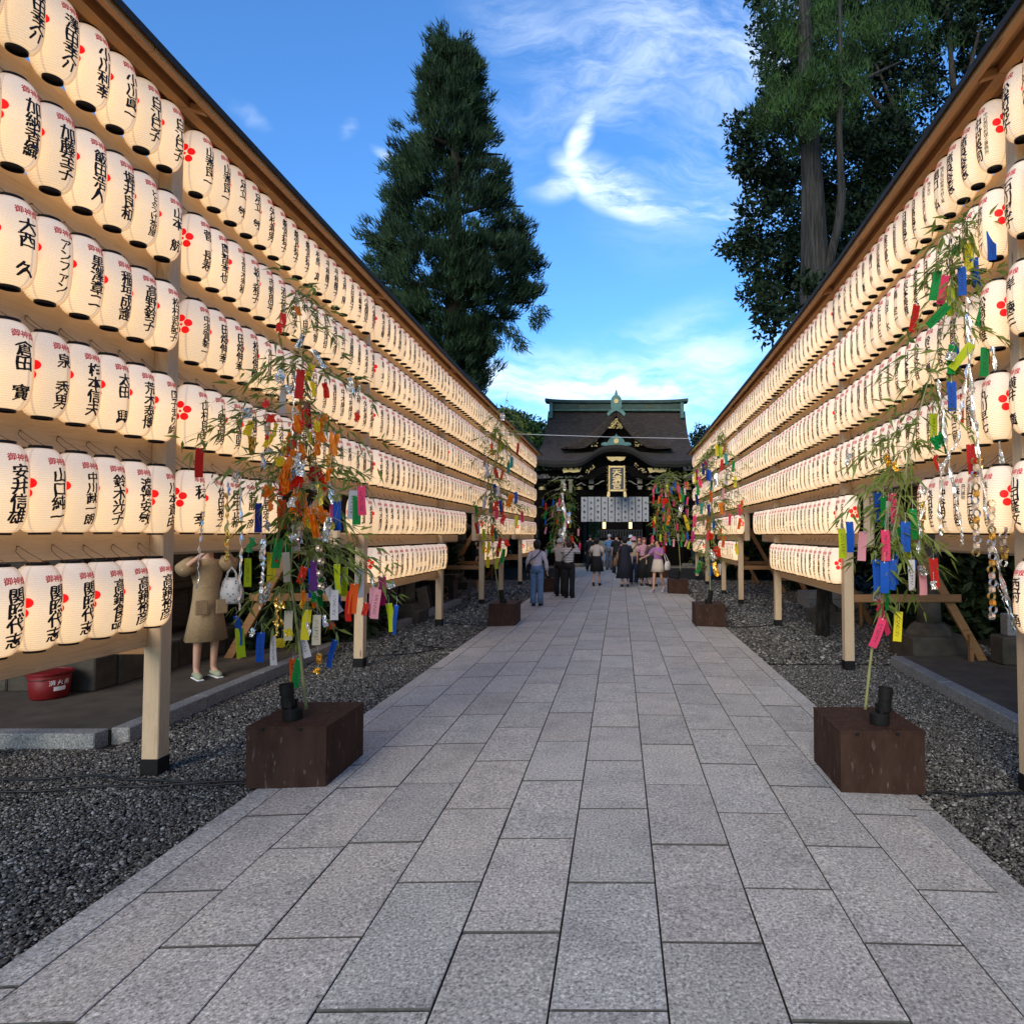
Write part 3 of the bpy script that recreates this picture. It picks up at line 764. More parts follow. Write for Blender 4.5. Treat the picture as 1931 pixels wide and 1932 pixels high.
M['cedar'] = leafmat('cedar needles', (.008, .018, .011), (.040, .080, .034), .75)
M['cedar2'] = leafmat('bright cedar tufts', (.013, .028, .010), (.058, .125, .028), .9)
M['broad'] = leafmat('dark broad leaves', (.008, .017, .010), (.022, .045, .020), .7)
M['green'] = leafmat('mid green leaves', (.014, .032, .012), (.055, .11, .03), .6)
M['hedge'] = leafmat('hedge leaves', (.008, .016, .008), (.022, .04, .014), 1.4)
M['bark'] = nmat('cedar bark', (.012, .011, .010), (.056, .051, .047), 3.2, .95, .06, stretch=(5, 5, .35), detail=7, bscale=3.5, lo=.38, hi=.66)
M['dbark'] = nmat('dark bark', (.012, .010, .008), (.055, .046, .036), 4, .95, .03, stretch=(5, 5, 1), detail=7, lo=.38, hi=.68)

def unit(V): return V / np.maximum(np.linalg.norm(V, axis=1, keepdims=True), 1e-6)
def spray(C, D, rad, n, ln, wd, tri=False, cone=.7, up=.25):
    """n slender leaves about each clump centre C, fanning round direction D"""
    k = len(C); C = np.repeat(C, n, 0); D = np.repeat(D, n, 0); rad = np.repeat(np.broadcast_to(rad, (k,)), n)
    d = unit(D + NR.normal(0, cone, (k * n, 3)) + (0, 0, up))
    P = C + unit(NR.normal(0, 1, (k * n, 3))) * (rad * NR.uniform(.1, 1, k * n) ** .6)[:, None] * (1, 1, .8)
    s_ = unit(np.cross(d, NR.normal(0, 1, (k * n, 3)))); L = (ln * NR.uniform(.6, 1.3, k * n))[:, None]; W = (wd * NR.uniform(.6, 1.3, k * n))[:, None]
    m_ = k * n
    if tri:
        V = np.stack([P - s_ * W / 2, P + s_ * W / 2, P + d * L], 1).reshape(-1, 3); F = np.arange(m_ * 3).reshape(-1, 3)
    else:
        nn = np.cross(d, s_) * .15 * L
        V = np.stack([P, P + d * L * .45 + s_ * W / 2 + nn, P + d * L, P + d * L * .45 - s_ * W / 2 + nn], 1).reshape(-1, 3); F = np.arange(m_ * 4).reshape(-1, 4)
    return V, F
def trunk_geo(pts, rads, n=12, seed=0, ridged=.0):
    m_ = MB(); m_.tube(pts, rads, n)
    if ridged:
        r_ = random.Random(seed); V = []
        amp = [r_.uniform(-ridged, ridged) for _ in range(n)]
        for i, p in enumerate(m_.v):
            k = i % n; c = Vector(pts[min(i // n, len(pts) - 1)]); q = Vector(p) - c
            V.append(tuple(c + q * (1 + amp[k] + r_.uniform(-ridged, ridged) * .4)))
        m_.v = V
    return m_
def tree(name, label, loc, crown, trunk_pts, trunk_r, leaf_mat, bark, group=None, cat='tree', seed=1, limbs=(), n=12, ridged=0.06):
    root = empty(name, loc, label=label, cat=cat, group=group)
    o = Vector(loc)
    m_ = trunk_geo([Vector(p) - o for p in trunk_pts], trunk_r, n, seed, ridged)
    for pts, rr in limbs: m_.tube([Vector(p) - o for p in pts], rr, 7)
    m_.build('trunk', bark, root, smooth=True)
    V, F = crown
    link('crown', np_mesh('crown', V - np.array(loc)[None], F, leaf_mat), root)
    return root
def joinc(a, b_):
    return np.concatenate([a[0], b_[0]]), np.concatenate([a[1], b_[1] + len(a[0])])

# tall cedar behind the left rack
cx, cy = -7.95, 30.0
zz = [8.0, 9.5, 11.4, 11.9, 12.8, 14.6, 16.5, 18.4, 19.9, 21.8, 24.0, 25.3]
wl = [1.7, 1.6, 1.5, 2.0, 2.9, 3.6, 3.2, 2.6, 1.9, 1.6, .7, .05]
wr = [1.5, 1.4, 1.3, 2.6, 3.5, 3.7, 3.2, 2.4, 2.1, 1.6, .7, .05]
nb = 170
z = 8 + (25.2 - 8) * NR.beta(1.1, 1.2, nb); ph = NR.uniform(0, 2 * math.pi, nb)
wdt = np.where(np.cos(ph) < 0, np.interp(z, zz, wl), np.interp(z, zz, wr))
rr = wdt * NR.uniform(.35, 1.0, nb) ** .45
B = np.stack([cx + rr * np.cos(ph), cy + rr * np.sin(ph) * .95, z], 1)
kk = 9
C = np.repeat(B, kk, 0) + NR.normal(0, 1, (nb * kk, 3)) * (.40, .40, .34)
C = np.concatenate([C, np.stack([cx + NR.normal(0, .5, 110), cy + NR.normal(0, .5, 110), NR.uniform(8.5, 24.6, 110)], 1), np.array([[cx, cy, 25.0], [cx + .1, cy, 25.3], [cx - .2, cy, 24.6], [cx + .25, cy, 24.4]])])
ph_ = np.arctan2(C[:, 1] - cy, C[:, 0] - cx)
D = np.stack([np.cos(ph_) * .8, np.sin(ph_) * .8, np.full(len(ph_), .7)], 1)
c1 = spray(C, D, .40, 84, .36, .055, tri=True, cone=.42, up=.35)
# drooping outer sprays low on the right
C2 = np.array([[cx + 2.3, cy - 1, 11.3], [cx + 3.0, cy - 1, 11.0], [cx + 3.3, cy - 1, 10.5], [cx + 4.0, cy - .5, 11.7], [cx + 4.2, cy - .5, 12.1], [cx + 1.6, cy - 1, 11.8], [cx + 2.6, cy, 12.2], [cx - 3.1, cy, 11.8], [cx + 2.2, cy - 1, 10.6]])
c2 = spray(C2, np.tile([.5, -.2, -.6], (len(C2), 1)), .48, 150, .45, .05, tri=True, cone=.45, up=-.3)
lim = [([(cx, cy, h), (cx + s_ * w_ * .5, cy - .3, h + .3), (cx + s_ * w_, cy - .4, h + .2)], [.13, .09, .03]) for h, s_, w_ in
       [(12.4, 1, 3.9), (12.3, -1, 3.2), (14.5, 1, 4), (15.2, -1, 4.2), (17, 1, 3.4), (17.6, -1, 3.2), (19.5, 1, 2.4), (20.3, -1, 2), (13.3, -1, 3.9), (11.6, 1, 3.3), (22, 1, 1.5)]]
tree('cedar_tree', 'tall cone shaped dark cedar rising behind the left lantern rack', (cx, cy, -.08), joinc(c1, c2),
     [(cx, cy, -.2), (cx, cy, 8), (cx + .1, cy, 16), (cx, cy, 24.6)], [.62, .5, .33, .05], M['cedar'], M['dbark'], seed=3, limbs=lim)

# old cedar trunk rising behind the right rack
tx, ty = 6.25, 20.0
tp = [(tx - .35, ty, -.2), (tx - .25, ty, 3), (tx - .12, ty, 7), (tx - .05, ty, 10.5), (tx - .1, ty, 13), (tx - .25, ty, 16), (tx - .3, ty, 20)]
stem = [(tx + .28, ty - .1, 9.6), (tx + .42, ty - .35, 10.6), (tx + .62, ty - .4, 11.4), (tx + .72, ty - .4, 12.4), (tx + .66, ty - .4, 14.2), (tx + .72, ty - .4, 16.3), (tx + .75, ty - .4, 19)]
def P3(lst): return np.array([list(at(x, y, Y)) for x, y, Y in lst])
tf = P3([(1520, 150, 19), (1500, 175, 19.2), (1540, 165, 19), (1575, 118, 19), (1570, 150, 19.4), (1480, 215, 19.2), (1490, 235, 19.5), (1618, 150, 19.6), (1560, 200, 19.4), (1530, 215, 19.0), (1505, 205, 19), (1455, 40, 20), (1470, 20, 20), (1480, 70, 20.2),
         (1500, 50, 20), (1520, 90, 20.5), (1545, 40, 20.4), (1590, 60, 20), (1620, 95, 20.5), (1725, 22, 20), (1700, 45, 20), (1745, 60, 20.4), (1680, 15, 20.5), (1640, 40, 20.6), (1590, 215, 20), (1610, 190, 20.2), (1440, 130, 20.5), (1465, 170, 20.2), (1450, 215, 19.8), (1500, 15, 20.8), (1560, 5, 21)])
tf = np.concatenate([tf, tf + NR.normal(0, .45, tf.shape), tf + NR.normal(0, .45, tf.shape)])
c1 = spray(tf, np.tile([0, -.2, .8], (len(tf), 1)), .50, 120, .30, .032, tri=True, cone=.5, up=.2)
tree('old_cedar', 'old cedar with pale fissured trunk and split dead stem behind the right rack', (tx - .3, ty, -.08), c1, tp, [.60, .50, .46, .40, .31, .23, .15], M['cedar2'], M['bark'], seed=5,
     limbs=[(stem, [.16, .14, .15, .13, .10, .09, .05]), ([(tx - .1, ty, 14), (tx - 1, ty - .5, 14.6), (tx - 1.8, ty - .6, 14.9)], [.1, .06, .02]), ([(tx, ty, 15), (tx + 1.2, ty - .2, 16), (tx + 3, ty, 17)], [.12, .08, .02])], n=28, ridged=.15)

def lobes(lst, per, ln, wd, cone=1.2, dens=.5):
    """crown of leaf clumps: each lobe = (centre, radius); clumps sit near its shell"""
    Cs = []; Ds = []
    for c, r_ in lst:
        n_ = max(8, int(per * r_ * r_)); d = unit(NR.normal(0, 1, (n_, 3))); q = NR.uniform(.35, 1.0, n_) ** .5
        Cs.append(np.array(c) + d * (r_ * q)[:, None] * (1, 1, .85)); Ds.append(d)
    C = np.concatenate(Cs); D = np.concatenate(Ds)
    return spray(C, D, dens, 34, ln, wd, cone=cone, up=.1)
# big broadleaf tree filling the upper right
bl = [(at(x, y, Y), r_) for x, y, Y, r_ in [
    (1470, 270, 24, 1.7), (1450, 420, 24.5, 1.3), (1400, 250, 25, .7), (1425, 300, 25, .9), (1390, 465, 25, .7), (1420, 470, 25, .8), (1480, 500, 24, 1.3), (1480, 570, 24, 1.1), (1440, 560, 24.5, .8), (1560, 480, 26, 2.0),
    (1640, 330, 26, 2.5), (1640, 180, 27, 2.5), (1740, 270, 26, 2.3), (1620, 440, 25, 1.6), (1800, 100, 27, 1.3), (1700, 60, 27, 2.4), (1560, 100, 27, 2.4), (1500, 10, 27, 2.0), (1870, 20, 27, 1.7), (1800, -60, 27, 2.4), (1650, -70, 28, 2.6), (1480, 110, 26, 1.4),
    (1560, 330, 27, 2.4), (1500, 200, 27, 1.4), (1450, 345, 25, 1.0), (1930, 150, 26, 1.2), (1950, -60, 26, 2.2), (1580, 560, 26, 1.8), (1700, 400, 26, 1.8)]]
bc = lobes(bl, 24, .25, .12, dens=.46)
bx, by = 12.0, 27.0
lm = [([(bx, by, 9), tuple(at(x1, y1, 26)), tuple(at(x2, y2, 25.5))], [.26, .15, .04]) for x1, y1, x2, y2 in [(1740, 330, 1650, 120), (1800, 250, 1850, 40), (1700, 420, 1480, 300), (1690, 480, 1450, 480), (1840, 260, 1930, 60), (1800, 200, 1780, -40), (1700, 250, 1560, 90)]]
tree('broadleaf_tree', 'huge dark broadleaf tree spreading over the right rack with sky showing through', (bx, by, -.08), bc,
     [(bx, by, -.2), (bx, by, 5), (bx - .2, by, 9), (bx + .3, by - .4, 14), (bx + .1, by, 19)], [.6, .5, .42, .28, .1], M['broad'], M['dbark'], limbs=lm)
# woods beyond the shrine gate
def wood_tree(label, lst, ln=.32, mat='green', per=22, loc=None):
    lb_ = [(at(x, y, Y), r_) for x, y, Y, r_ in lst]; c = loc or (lb_[0][0][0], lb_[0][0][1], -.08)
    zt = min(p[2] for p, r_ in lb_)
    tree('woodland_tree', label, c, lobes(lb_, per, ln, ln * .55), [(c[0], c[1], -.2), (c[0], c[1], zt)], [.3, .2], M[mat], M['dbark'], group='trees beyond the shrine gate')
wood_tree('round topped green tree just left of the shrine roof', [(990, 812, 48, 1.3), (1015, 822, 47, 1.1), (1025, 850, 47, 1.6), (1000, 850, 47, 1.5), (985, 880, 46, 1.6)])
wood_tree('taller green tree left of the shrine, nearest the left rack end', [(955, 805, 50, 1.5), (940, 800, 50, 1.3), (965, 830, 50, 1.6), (950, 860, 50, 2), (930, 840, 50, 2)])
wood_tree('small dark tree top showing right of the shrine roof', [(1318, 818, 46, .55), (1312, 835, 46, .55), (1326, 830, 46, .6), (1322, 850, 46, .8), (1335, 870, 46, 1.2)], .2, 'broad', 40)
wood_tree('slim young tree seen through the gate under the white curtains', [(1111, 992, 45, .45), (1113, 1006, 45, .45), (1108, 1018, 45, .4)], .15, 'green', 90)
# dark planting behind both racks
def bush(label, x, y, w_, h, mat='hedge', name='hedge_shrub', grp='dark shrubs behind the racks', cat='shrub', seed=1):
    lst = []
    r_ = random.Random(seed)
    for i in range(int(4 + w_ * h * .95)):
        rr_ = r_.uniform(.6, 1.0); lst.append(((x + r_.uniform(-w_ / 2, w_ / 2), y + r_.uniform(-1, 1), r_.uniform(.1, h - .6)), rr_))
    V, F = lobes(lst, 26, .24, .14, dens=.38)
    root = empty(name, (x, y, -.08), label=label, cat=cat, group=grp)
    m_ = MB(); 
    for q in range(3): m_.tube([(r_.uniform(-.2, .2), r_.uniform(-.2, .2), -.1), (r_.uniform(-.5, .5), r_.uniform(-.4, .4), h * .7)], [.09, .03], 6)
    m_.build('trunk', M['dbark'], root)
    link('crown', np_mesh('crown', V - np.array([x, y, -.08])[None], F, M[mat]), root)
ORD2 = ['nearest', 'second nearest', 'third nearest', 'fourth nearest', 'fifth nearest', 'sixth nearest', 'seventh nearest', 'eighth nearest', 'ninth nearest', 'tenth nearest', 'eleventh nearest']
for i, (x, y, w_, h) in enumerate([(-11.5, 4, 3.6, 4.8), (-12, 8.2, 3.6, 4.8), (-10.5, 11.6, 3.4, 4.9), (-8.2, 14.6, 3, 4.8), (-7.6, 17.4, 3, 4.8), (-7.0, 20.4, 3, 4.6), (-6.6, 23.6, 3, 4.4), (-6.4, 27, 3.2, 4.2), (-6.6, 30.5, 3, 4.2), (-7.2, 34, 3, 4.4)]):
    bush(f'dark leafy shrub behind the left rack, {ORD2[i]} of that dark row', x, y, w_, h, seed=i + 1)
for i, (x, y, w_, h) in enumerate([(8.6, 4.2, 3.2, 5.5), (8.0, 7.4, 3.2, 6.0), (7.4, 10.4, 3.2, 6.2), (7.0, 13.4, 3.2, 6.2), (6.8, 16.4, 3, 6.2), (6.6, 19.4, 3, 6), (6.4, 22.6, 3, 5.6), (6.2, 26, 3.2, 5.2), (6.2, 29.6, 3, 5), (6.8, 33.4, 3, 5)]):
    bush(f'dark leafy shrub behind the right rack, {ORD2[i]} of that dark row', x, y, w_, h, seed=i + 20)
bush('small dark bush by the split logs behind the left rack', -5.6, 17.2, 1.2, 2.4, seed=41)
bush('small dark bush behind the lowest lanterns of the third left bay', -5.4, 10.6, 1.4, 2.4, seed=42)
bush('low dark bush beside the slim trunk behind the right rack', 5.2, 11.4, 1.8, 3.0, seed=43)
# slim dark trunks showing in the rack openings
for (x, y, r_, h, lab) in [(3.45, 10.9, .10, 6.6, 'slim dark tree trunk just behind the second right post'), (-4.3, 14.6, .22, 6.2, 'dark leaning tree trunk behind the fourth left bay opening'), (-4.9, 10.2, .13, 5.4, 'thin dark trunk behind the lowest left lanterns')]:
    lst = [((x + random.Random(h).uniform(-.5, .5) + dx * 1.2, y + dy * .6 + .3, h - .8 + dz * .5), .7) for dx, dy, dz in ((-1, 0, 0), (1, 0, 0), (0, 1, .6), (0, -1, -.4))]
    V, F = lobes(lst, 42, .16, .09, dens=.28)
    lst = [((x - sgn(x) * 0, y, 0), 0)] if False else lst
    tree('garden_tree', lab, (x, y, -.08), (V + np.array([1.2 * (1 if x > 0 else -1), 0.4, 0]), F), [(x, y, -.12), (x + .05, y, 1.5), (x + (.25 if x > 0 else -.25), y + .1, h - 1), (x + (1.0 if x > 0 else -1.0), y + .3, h)], [r_ * 1.2, r_, r_ * .8, r_ * .5], M['hedge'], M['dbark'], group='small trees behind the racks', ridged=.12)

# ================================================================== SHRINE GATE
M['bark_roof'] = nmat('cypress bark roof', (.026, .019, .016), (.105, .080, .066), 4, .95, .05, stretch=(1.0, 5, 12), detail=9, bscale=7, c3=(.046, .036, .032), lo=.36, hi=.66)
M['bark_edge'] = nmat('cut bark eave edge', (.022, .020, .019), (.055, .050, .048), 6, .95, .02, stretch=(2, 2, 30), spec=.05)
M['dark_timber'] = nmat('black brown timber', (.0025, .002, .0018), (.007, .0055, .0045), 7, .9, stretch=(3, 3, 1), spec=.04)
M['copper'] = nmat('green copper', (.04, .095, .085), (.09, .19, .17), 3, .55, var=.15, c3=(.06, .14, .13))
M['copper_dk'] = nmat('dark weathered copper', (.020, .040, .034), (.045, .080, .068), 3, .6)
M['gold'] = nmat('gilt metal', (.30, .21, .08), (.44, .32, .13), 14, .42, metal=.55, spec=.5)
M['pale_wood'] = nmat('pale painted bracket end', (.14, .125, .09), (.22, .20, .15), 9, .7)
M['cloth'] = nmat('white curtain cloth', (.27, .27, .275), (.34, .34, .345), 4, .9)
M['navy'] = nmat('dark navy lacquer', (.008, .009, .02), (.012, .014, .028), 6, .4)
M['crest_ink'] = nmat('faded crest ink', (.045, .045, .055), (.06, .06, .07), 9, .8)
GX = -.17
gate = empty('shrine_gate', (GX, 34, -.05), label='dark timber shrine gate with sweeping bark roof, green ridge and gilt fittings', cat='shrine gate')
def gp(name, mat, fn, parent=None, **kw):
    m_ = MB(); fn(m_); m_.v = [(a, b_ - 34, c_ + .05) for a, b_, c_ in m_.v]
    return m_.build(name, mat, parent or gate, smooth=kw.get('smooth', False))
def grid(m_, P, flip=False):
    n, k_ = len(P), len(P[0]); b0 = len(m_.v)
    m_.v += [tuple(p) for row in P for p in row]
    for i in range(n - 1):
        for j in range(k_ - 1):
            q = (b0 + i * k_ + j, b0 + i * k_ + j + 1, b0 + (i + 1) * k_ + j + 1, b0 + (i + 1) * k_ + j)
            m_.f.append(q[::-1] if flip else q); m_.m.append(0)
def eave(x):
    ax = abs(x)
    return float(np.interp(ax, [0, .3, .6, .9, 1.2, 1.45, 1.7, 2.0, 3.2, 4.6], [6.18, 6.17, 6.12, 6.0, 5.80, 5.62, 5.47, 5.38, 5.36, 5.52]))
PR_ = [(37, 8.87), (36.2, 8.0), (35.3, 7.12), (34.5, 6.5), (33.6, 6.0), (32.7, 5.66), (31.9, 5.38)]
def hw(i): return [4.0, 3.98, 3.99, 4.05, 4.2, 4.38, 4.6][i]
def rz_(i, x):
    Y, z = PR_[i]; bl_ = [0, 0, 0, 0, .15, .55, 1][i]
    return z + bl_ * (eave(x) - 5.38)
xs = np.linspace(-1, 1, 45)
top = [[(q * hw(i), PR_[i][0], rz_(i, q * hw(i))) for q in xs] for i in range(7)]
back = [[(q * hw(i), 74 - PR_[i][0], PR_[i][1] + (.12 * abs(q) ** 4 if i > 4 else 0)) for q in xs] for i in range(7)]
def roofsurf(m_):
    grid(m_, top, True); grid(m_, back, False)
    und = [[(x, y + .15, z - .30) for x, y, z in row] for row in top]; undb = [[(x, y - .15, z - .30) for x, y, z in row] for row in back]
    grid(m_, und, False); grid(m_, undb, True)
roof = gp('roof', M['bark_roof'], roofsurf, smooth=True)
def rim(m_):
    grid(m_, [[(x, y, z + .003) for x, y, z in top[-1]], [(x, y + .03, z - .16) for x, y, z in top[-1]], [(x, y + .16, z - .31) for x, y, z in top[-1]]], True)
    grid(m_, [[(x, y, z) for x, y, z in back[-1]], [(x, y - .15, z - .31) for x, y, z in back[-1]]], False)
    for s_, c in ((0, False), (-1, True)):
        L = [r_[s_] for r_ in top][::-1] + [r_[s_] for r_ in back[1:]]
        grid(m_, [L, [(x, y, z - .3) for x, y, z in L]], c)
gp('eave_rim', M['bark_edge'], rim, roof)
# dormer gable
GPf = [(0, 8.36), (.28, 8.0), (.56, 7.62), (1.12, 7.07), (1.87, 6.60), (2.45, 6.36), (2.95, 6.22)]
gl = [(-x, z) for x, z in GPf[::-1]] + GPf[1:]
def dorm(m_):
    grid(m_, [[(x, 33.0, z) for x, z in gl], [(x, 36.9, z) for x, z in gl]], False)
dm = gp('dormer_roof', M['bark_roof'], dorm, roof)
def dormband(m_):
    inn = [(x * .86, z - .36 - .10 * (1 - abs(x) / 2.95)) for x, z in gl]; inn = [(x, max(z, 6.14)) for x, z in inn]
    grid(m_, [[(x, 33.0, z) for x, z in gl], [(x, 32.98, z - .08) for x, z in gl], [(x, 33.10, z) for x, z in inn]], True)
    grid(m_, [[(x, 33.10, z) for x, z in inn], [(x, 33.6, z) for x, z in inn]], True)
gp('gable_barge', M['bark_roof'], dormband, roof)
def gwall(m_):
    inn = [(x * .9, max(z - .3, 6.1)) for x, z in gl]
    b0 = len(m_.v); m_.v += [(0, 33.5, 6.0)] + [(x, 33.5, z) for x, z in inn]
    m_.f += [(b0, b0 + i + 1, b0 + i + 2) for i in range(len(inn) - 1)]; m_.m += [0] * (len(inn) - 1)
gp('gable_wall', M['dark_timber'], gwall)
def batten(m_):
    for i in range(-8, 9):
        x = i * .16; zt = float(np.interp(abs(x), [p[0] * .86 for p in GPf], [p[1] - .5 for p in GPf]))
        if zt > 6.3: m_.box(x - .03, x + .03, 33.42, 33.49, 6.15, zt)
gp('gable_lattice', M['dark_timber'], batten)
def leafy(m_, cx_, cz, w_, h, y, seed, n_=26, inside=None, th=.04):
    """pierced gilt fretwork built of many small curled plates"""
    r_ = random.Random(seed)
    for _ in range(n_):
        u_, v_ = r_.uniform(-1, 1), r_.uniform(-1, 1)
        if inside and not inside(u_, v_): continue
        x, z = cx_ + u_ * w_ / 2, cz + v_ * h / 2; s_ = r_.uniform(.05, .10) * min(w_, h) * 1.2; a = r_.uniform(0, 3.1)
        V = []
        for kk in range(6):
            aa = a + kk * math.pi / 3; q = s_ * (1 if kk % 2 == 0 else .5); V.append((x + q * math.cos(aa), z + q * math.sin(aa) * .9))
        m_.add([(p[0], y - th, p[1]) for p in V] + [(p[0], y, p[1]) for p in V], [tuple(range(6))] + [(i, i + 6, (i + 1) % 6 + 6, (i + 1) % 6) for i in range(6)])
gp('gable_pendant', M['gold'], lambda m_: leafy(m_, 0, 7.50, .78, .60, 33.02, 3, 110, lambda u_, v_: abs(u_) < .52 * (1 - v_)))
gp('gable_fret', M['gold'], lambda m_: leafy(m_, -1.42, 6.52, .85, .48, 33.3, 4, 60, lambda u_, v_: v_ < u_ * .9 + .1))
gp('gable_fret', M['gold'], lambda m_: leafy(m_, 1.42, 6.52, .85, .48, 33.3, 5, 60, lambda u_, v_: v_ < -u_ * .9 + .1))
def prism(m_, pts, y0, y1):
    n_ = len(pts); m_.add([(x, y0, z) for x, z in pts] + [(x, y1, z) for x, z in pts], [tuple(range(n_)), tuple(range(2 * n_ - 1, n_ - 1, -1))] + [(i, i + n_, (i + 1) % n_ + n_, (i + 1) % n_) for i in range(n_)])
frog = [(-.78, 6.30), (-.74, 6.42), (-.60, 6.46), (-.46, 6.45), (-.36, 6.62), (-.18, 6.76), (-.07, 6.78), (0, 6.90), (.07, 6.78), (.18, 6.76), (.36, 6.62), (.46, 6.45), (.60, 6.46), (.74, 6.42), (.78, 6.30), (.4, 6.27), (-.4, 6.27)]
fg = gp('copper_crown', M['copper'], lambda m_: prism(m_, [(x, z - .05) for x, z in frog], 32.55, 32.75))
gp('gilt_disc', M['gold'], lambda m_: prism(m_, [(.13 * math.cos(a * math.pi / 8), 6.46 + .13 * math.sin(a * math.pi / 8)) for a in range(16)], 32.5, 32.56))
# main ridge
def ridge(m_):
    m_.box(-3.80, 3.80, 36.72, 37.28, 8.82, 9.28, .02)
    P = []
    for q in np.linspace(-1, 1, 21):
        x = q * 4.15; lift = .10 * abs(q) ** 6; P.append((x, lift))
    for (a, la), (b_, lb_) in zip(P[:-1], P[1:]):
        m_.add([(a, 36.6, 9.29 + la), (b_, 36.6, 9.29 + lb_), (b_, 37.4, 9.29 + lb_), (a, 37.4, 9.29 + la), (a, 36.7, 9.48 + la), (b_, 36.7, 9.48 + lb_), (b_, 37.3, 9.48 + lb_), (a, 37.3, 9.48 + la)],
               [(3, 2, 1, 0), (4, 5, 6, 7), (0, 1, 5, 4), (2, 3, 7, 6), (1, 2, 6, 5), (3, 0, 4, 7)])
rg_ = gp('ridge', M['copper_dk'], ridge)
gp('ridge_band', M['copper'], lambda m_: m_.box(-3.81, 3.81, 36.70, 37.30, 8.86, 8.92), rg_)
for s_ in (-1, 1):
    gp('ridge_end', M['copper'], lambda m_: (m_.box(s_ * 3.68, s_ * 3.88, 36.45, 36.69, 8.55, 9.28, .02), m_.box(s_ * 3.66, s_ * 3.90, 36.3, 36.6, 8.33, 8.57, .04)), rg_)
    gp('ridge_motif', M['gold'], lambda m_: leafy(m_, s_ * 1.95, 9.10, .50, .14, 36.71, 7, 26), rg_)
on = [(-.42, 8.30), (-.52, 8.42), (-.42, 8.56), (-.26, 8.70), (-.30, 8.9), (-.28, 9.3), (-.16, 9.5), (-.10, 9.50), (-.05, 9.72), (0, 9.86), (.05, 9.72), (.10, 9.50), (.16, 9.5), (.28, 9.3), (.30, 8.9), (.26, 8.70), (.42, 8.56), (.52, 8.42), (.42, 8.30), (.2, 8.52), (0, 8.62), (-.2, 8.52)]
gp('ridge_mask', M['copper'], lambda m_: prism(m_, [(x * .95, z * .90 + .36) for x, z in on], 32.9, 33.2))
gp('gilt_disc', M['gold'], lambda m_: prism(m_, [(.12 * math.cos(a * math.pi / 8), 8.60 + .12 * math.sin(a * math.pi / 8)) for a in range(16)], 32.86, 32.91))
gp('dormer_ridge', M['copper_dk'], lambda m_: m_.box(-.14, .14, 33.2, 36.7, 8.36, 8.60, .03))
# timber frame under the eaves
for i, x in enumerate((-3.9, -1.95, 1.78, 3.75)):
    cpost = gp('column', M['dark_timber'], lambda m_: m_.lathe([(.19, -.1), (.19, 4.2), (.17, 4.3)], 16, (x, 33.6, 0)), smooth=True)
    gp('column_base', M['stone'], lambda m_: m_.lathe([(.33, -.12), (.33, .08), (.26, .16)], 16, (x, 33.6, 0)), cpost)
    gp('column_band', M['gold'], lambda m_: m_.lathe([(.196, 4.02), (.196, 4.18)], 16, (x, 33.6, 0)), cpost)
    gp('column', M['dark_timber'], lambda m_: m_.lathe([(.19, -.1), (.19, 4.3)], 12, (x, 39.5, 0)), smooth=True)
for z0, z1, y in ((3.72, 4.02, 33.45), (4.18, 4.42, 33.4), (4.84, 5.0, 33.1)):
    gp('tie_beam', M['dark_timber'], lambda m_: m_.box(-4.3, 4.15, y, y + .25, z0, z1, .02))
gp('rainbow_beam', M['dark_timber'], lambda m_: prism(m_, [(-1.9, 4.45), (-1.4, 4.85), (-.7, 5.15), (0, 5.25), (.7, 5.15), (1.4, 4.85), (1.75, 4.45), (1.3, 4.5), (.6, 4.8), (0, 4.9), (-.6, 4.8), (-1.3, 4.5)], 32.3, 32.5))
gp('ceiling', M['dark_timber'], lambda m_: m_.box(-4.2, 4.05, 33.3, 41, 4.45, 4.6))
for s_, x0, x1 in ((-1, -4.15, -1.95), (1, 1.78, 4.0)):
    gp('side_wall', M['dark_timber'], lambda m_: (m_.box(x0, x1, 34.2, 34.3, -.05, 4.45), m_.box(x0, x1, 34.12, 34.2, 1.1, 1.22), m_.box(x0, x1, 34.12, 34.2, 2.5, 2.62)))
    gp('passage_wall', M['dark_timber'], lambda m_: m_.box(x1 if s_ < 0 else x0 - .02, (x1 if s_ < 0 else x0) + .1, 34.3, 40.5, -.05, 4.45))
for i in range(30):                              # rafters tucked under the front eave
    x = -4.2 + i * .29
    if abs(x) > 1.7: gp('eave_rafter', M['dark_timber'], lambda m_: m_.beam((x, 32.25, 5.02), (x, 33.6, 5.45), .07, .09))
for i in range(34):                              # pale bracket ends, a broken line under the eave
    x = -3.7 + i * .22
    if abs(x) > 1.35: gp('bracket_end', M['pale_wood'], lambda m_: m_.box(x - .07, x + .07, 32.98, 33.09, 4.60, 4.74, .01))
for x in (-3.1, -2.42, -1.62, 1.5, 2.3, 3.0):    # bracket sets
    gp('bracket_set', M['dark_timber'], lambda m_: (m_.box(x - .3, x + .3, 32.8, 33.35, 4.45, 4.58, .03), m_.box(x - .12, x + .12, 32.9, 33.3, 4.25, 4.45, .03), m_.box(x - .42, x + .42, 32.75, 33.3, 4.72, 4.82, .03)))
for x, z0, z1, w_ in ((-1.29, 3.98, 4.18, .10), (-1.29, 4.28, 4.6, .13), (1.22, 3.98, 4.18, .10), (1.22, 4.28, 4.6, .13), (-2.35, 3.8, 4.5, .09), (-2.75, 4.12, 4.5, .10), (2.62, 4.12, 4.5, .10)):
    gp('gilt_plate', M['pale_wood'], lambda m_: (m_.box(x - w_, x + w_, 32.7, 32.78, z0, z1, .02), m_.box(x - w_ * 1.5, x + w_ * 1.5, 32.69, 32.77, z1 - .08, z1 - .002, .02)))
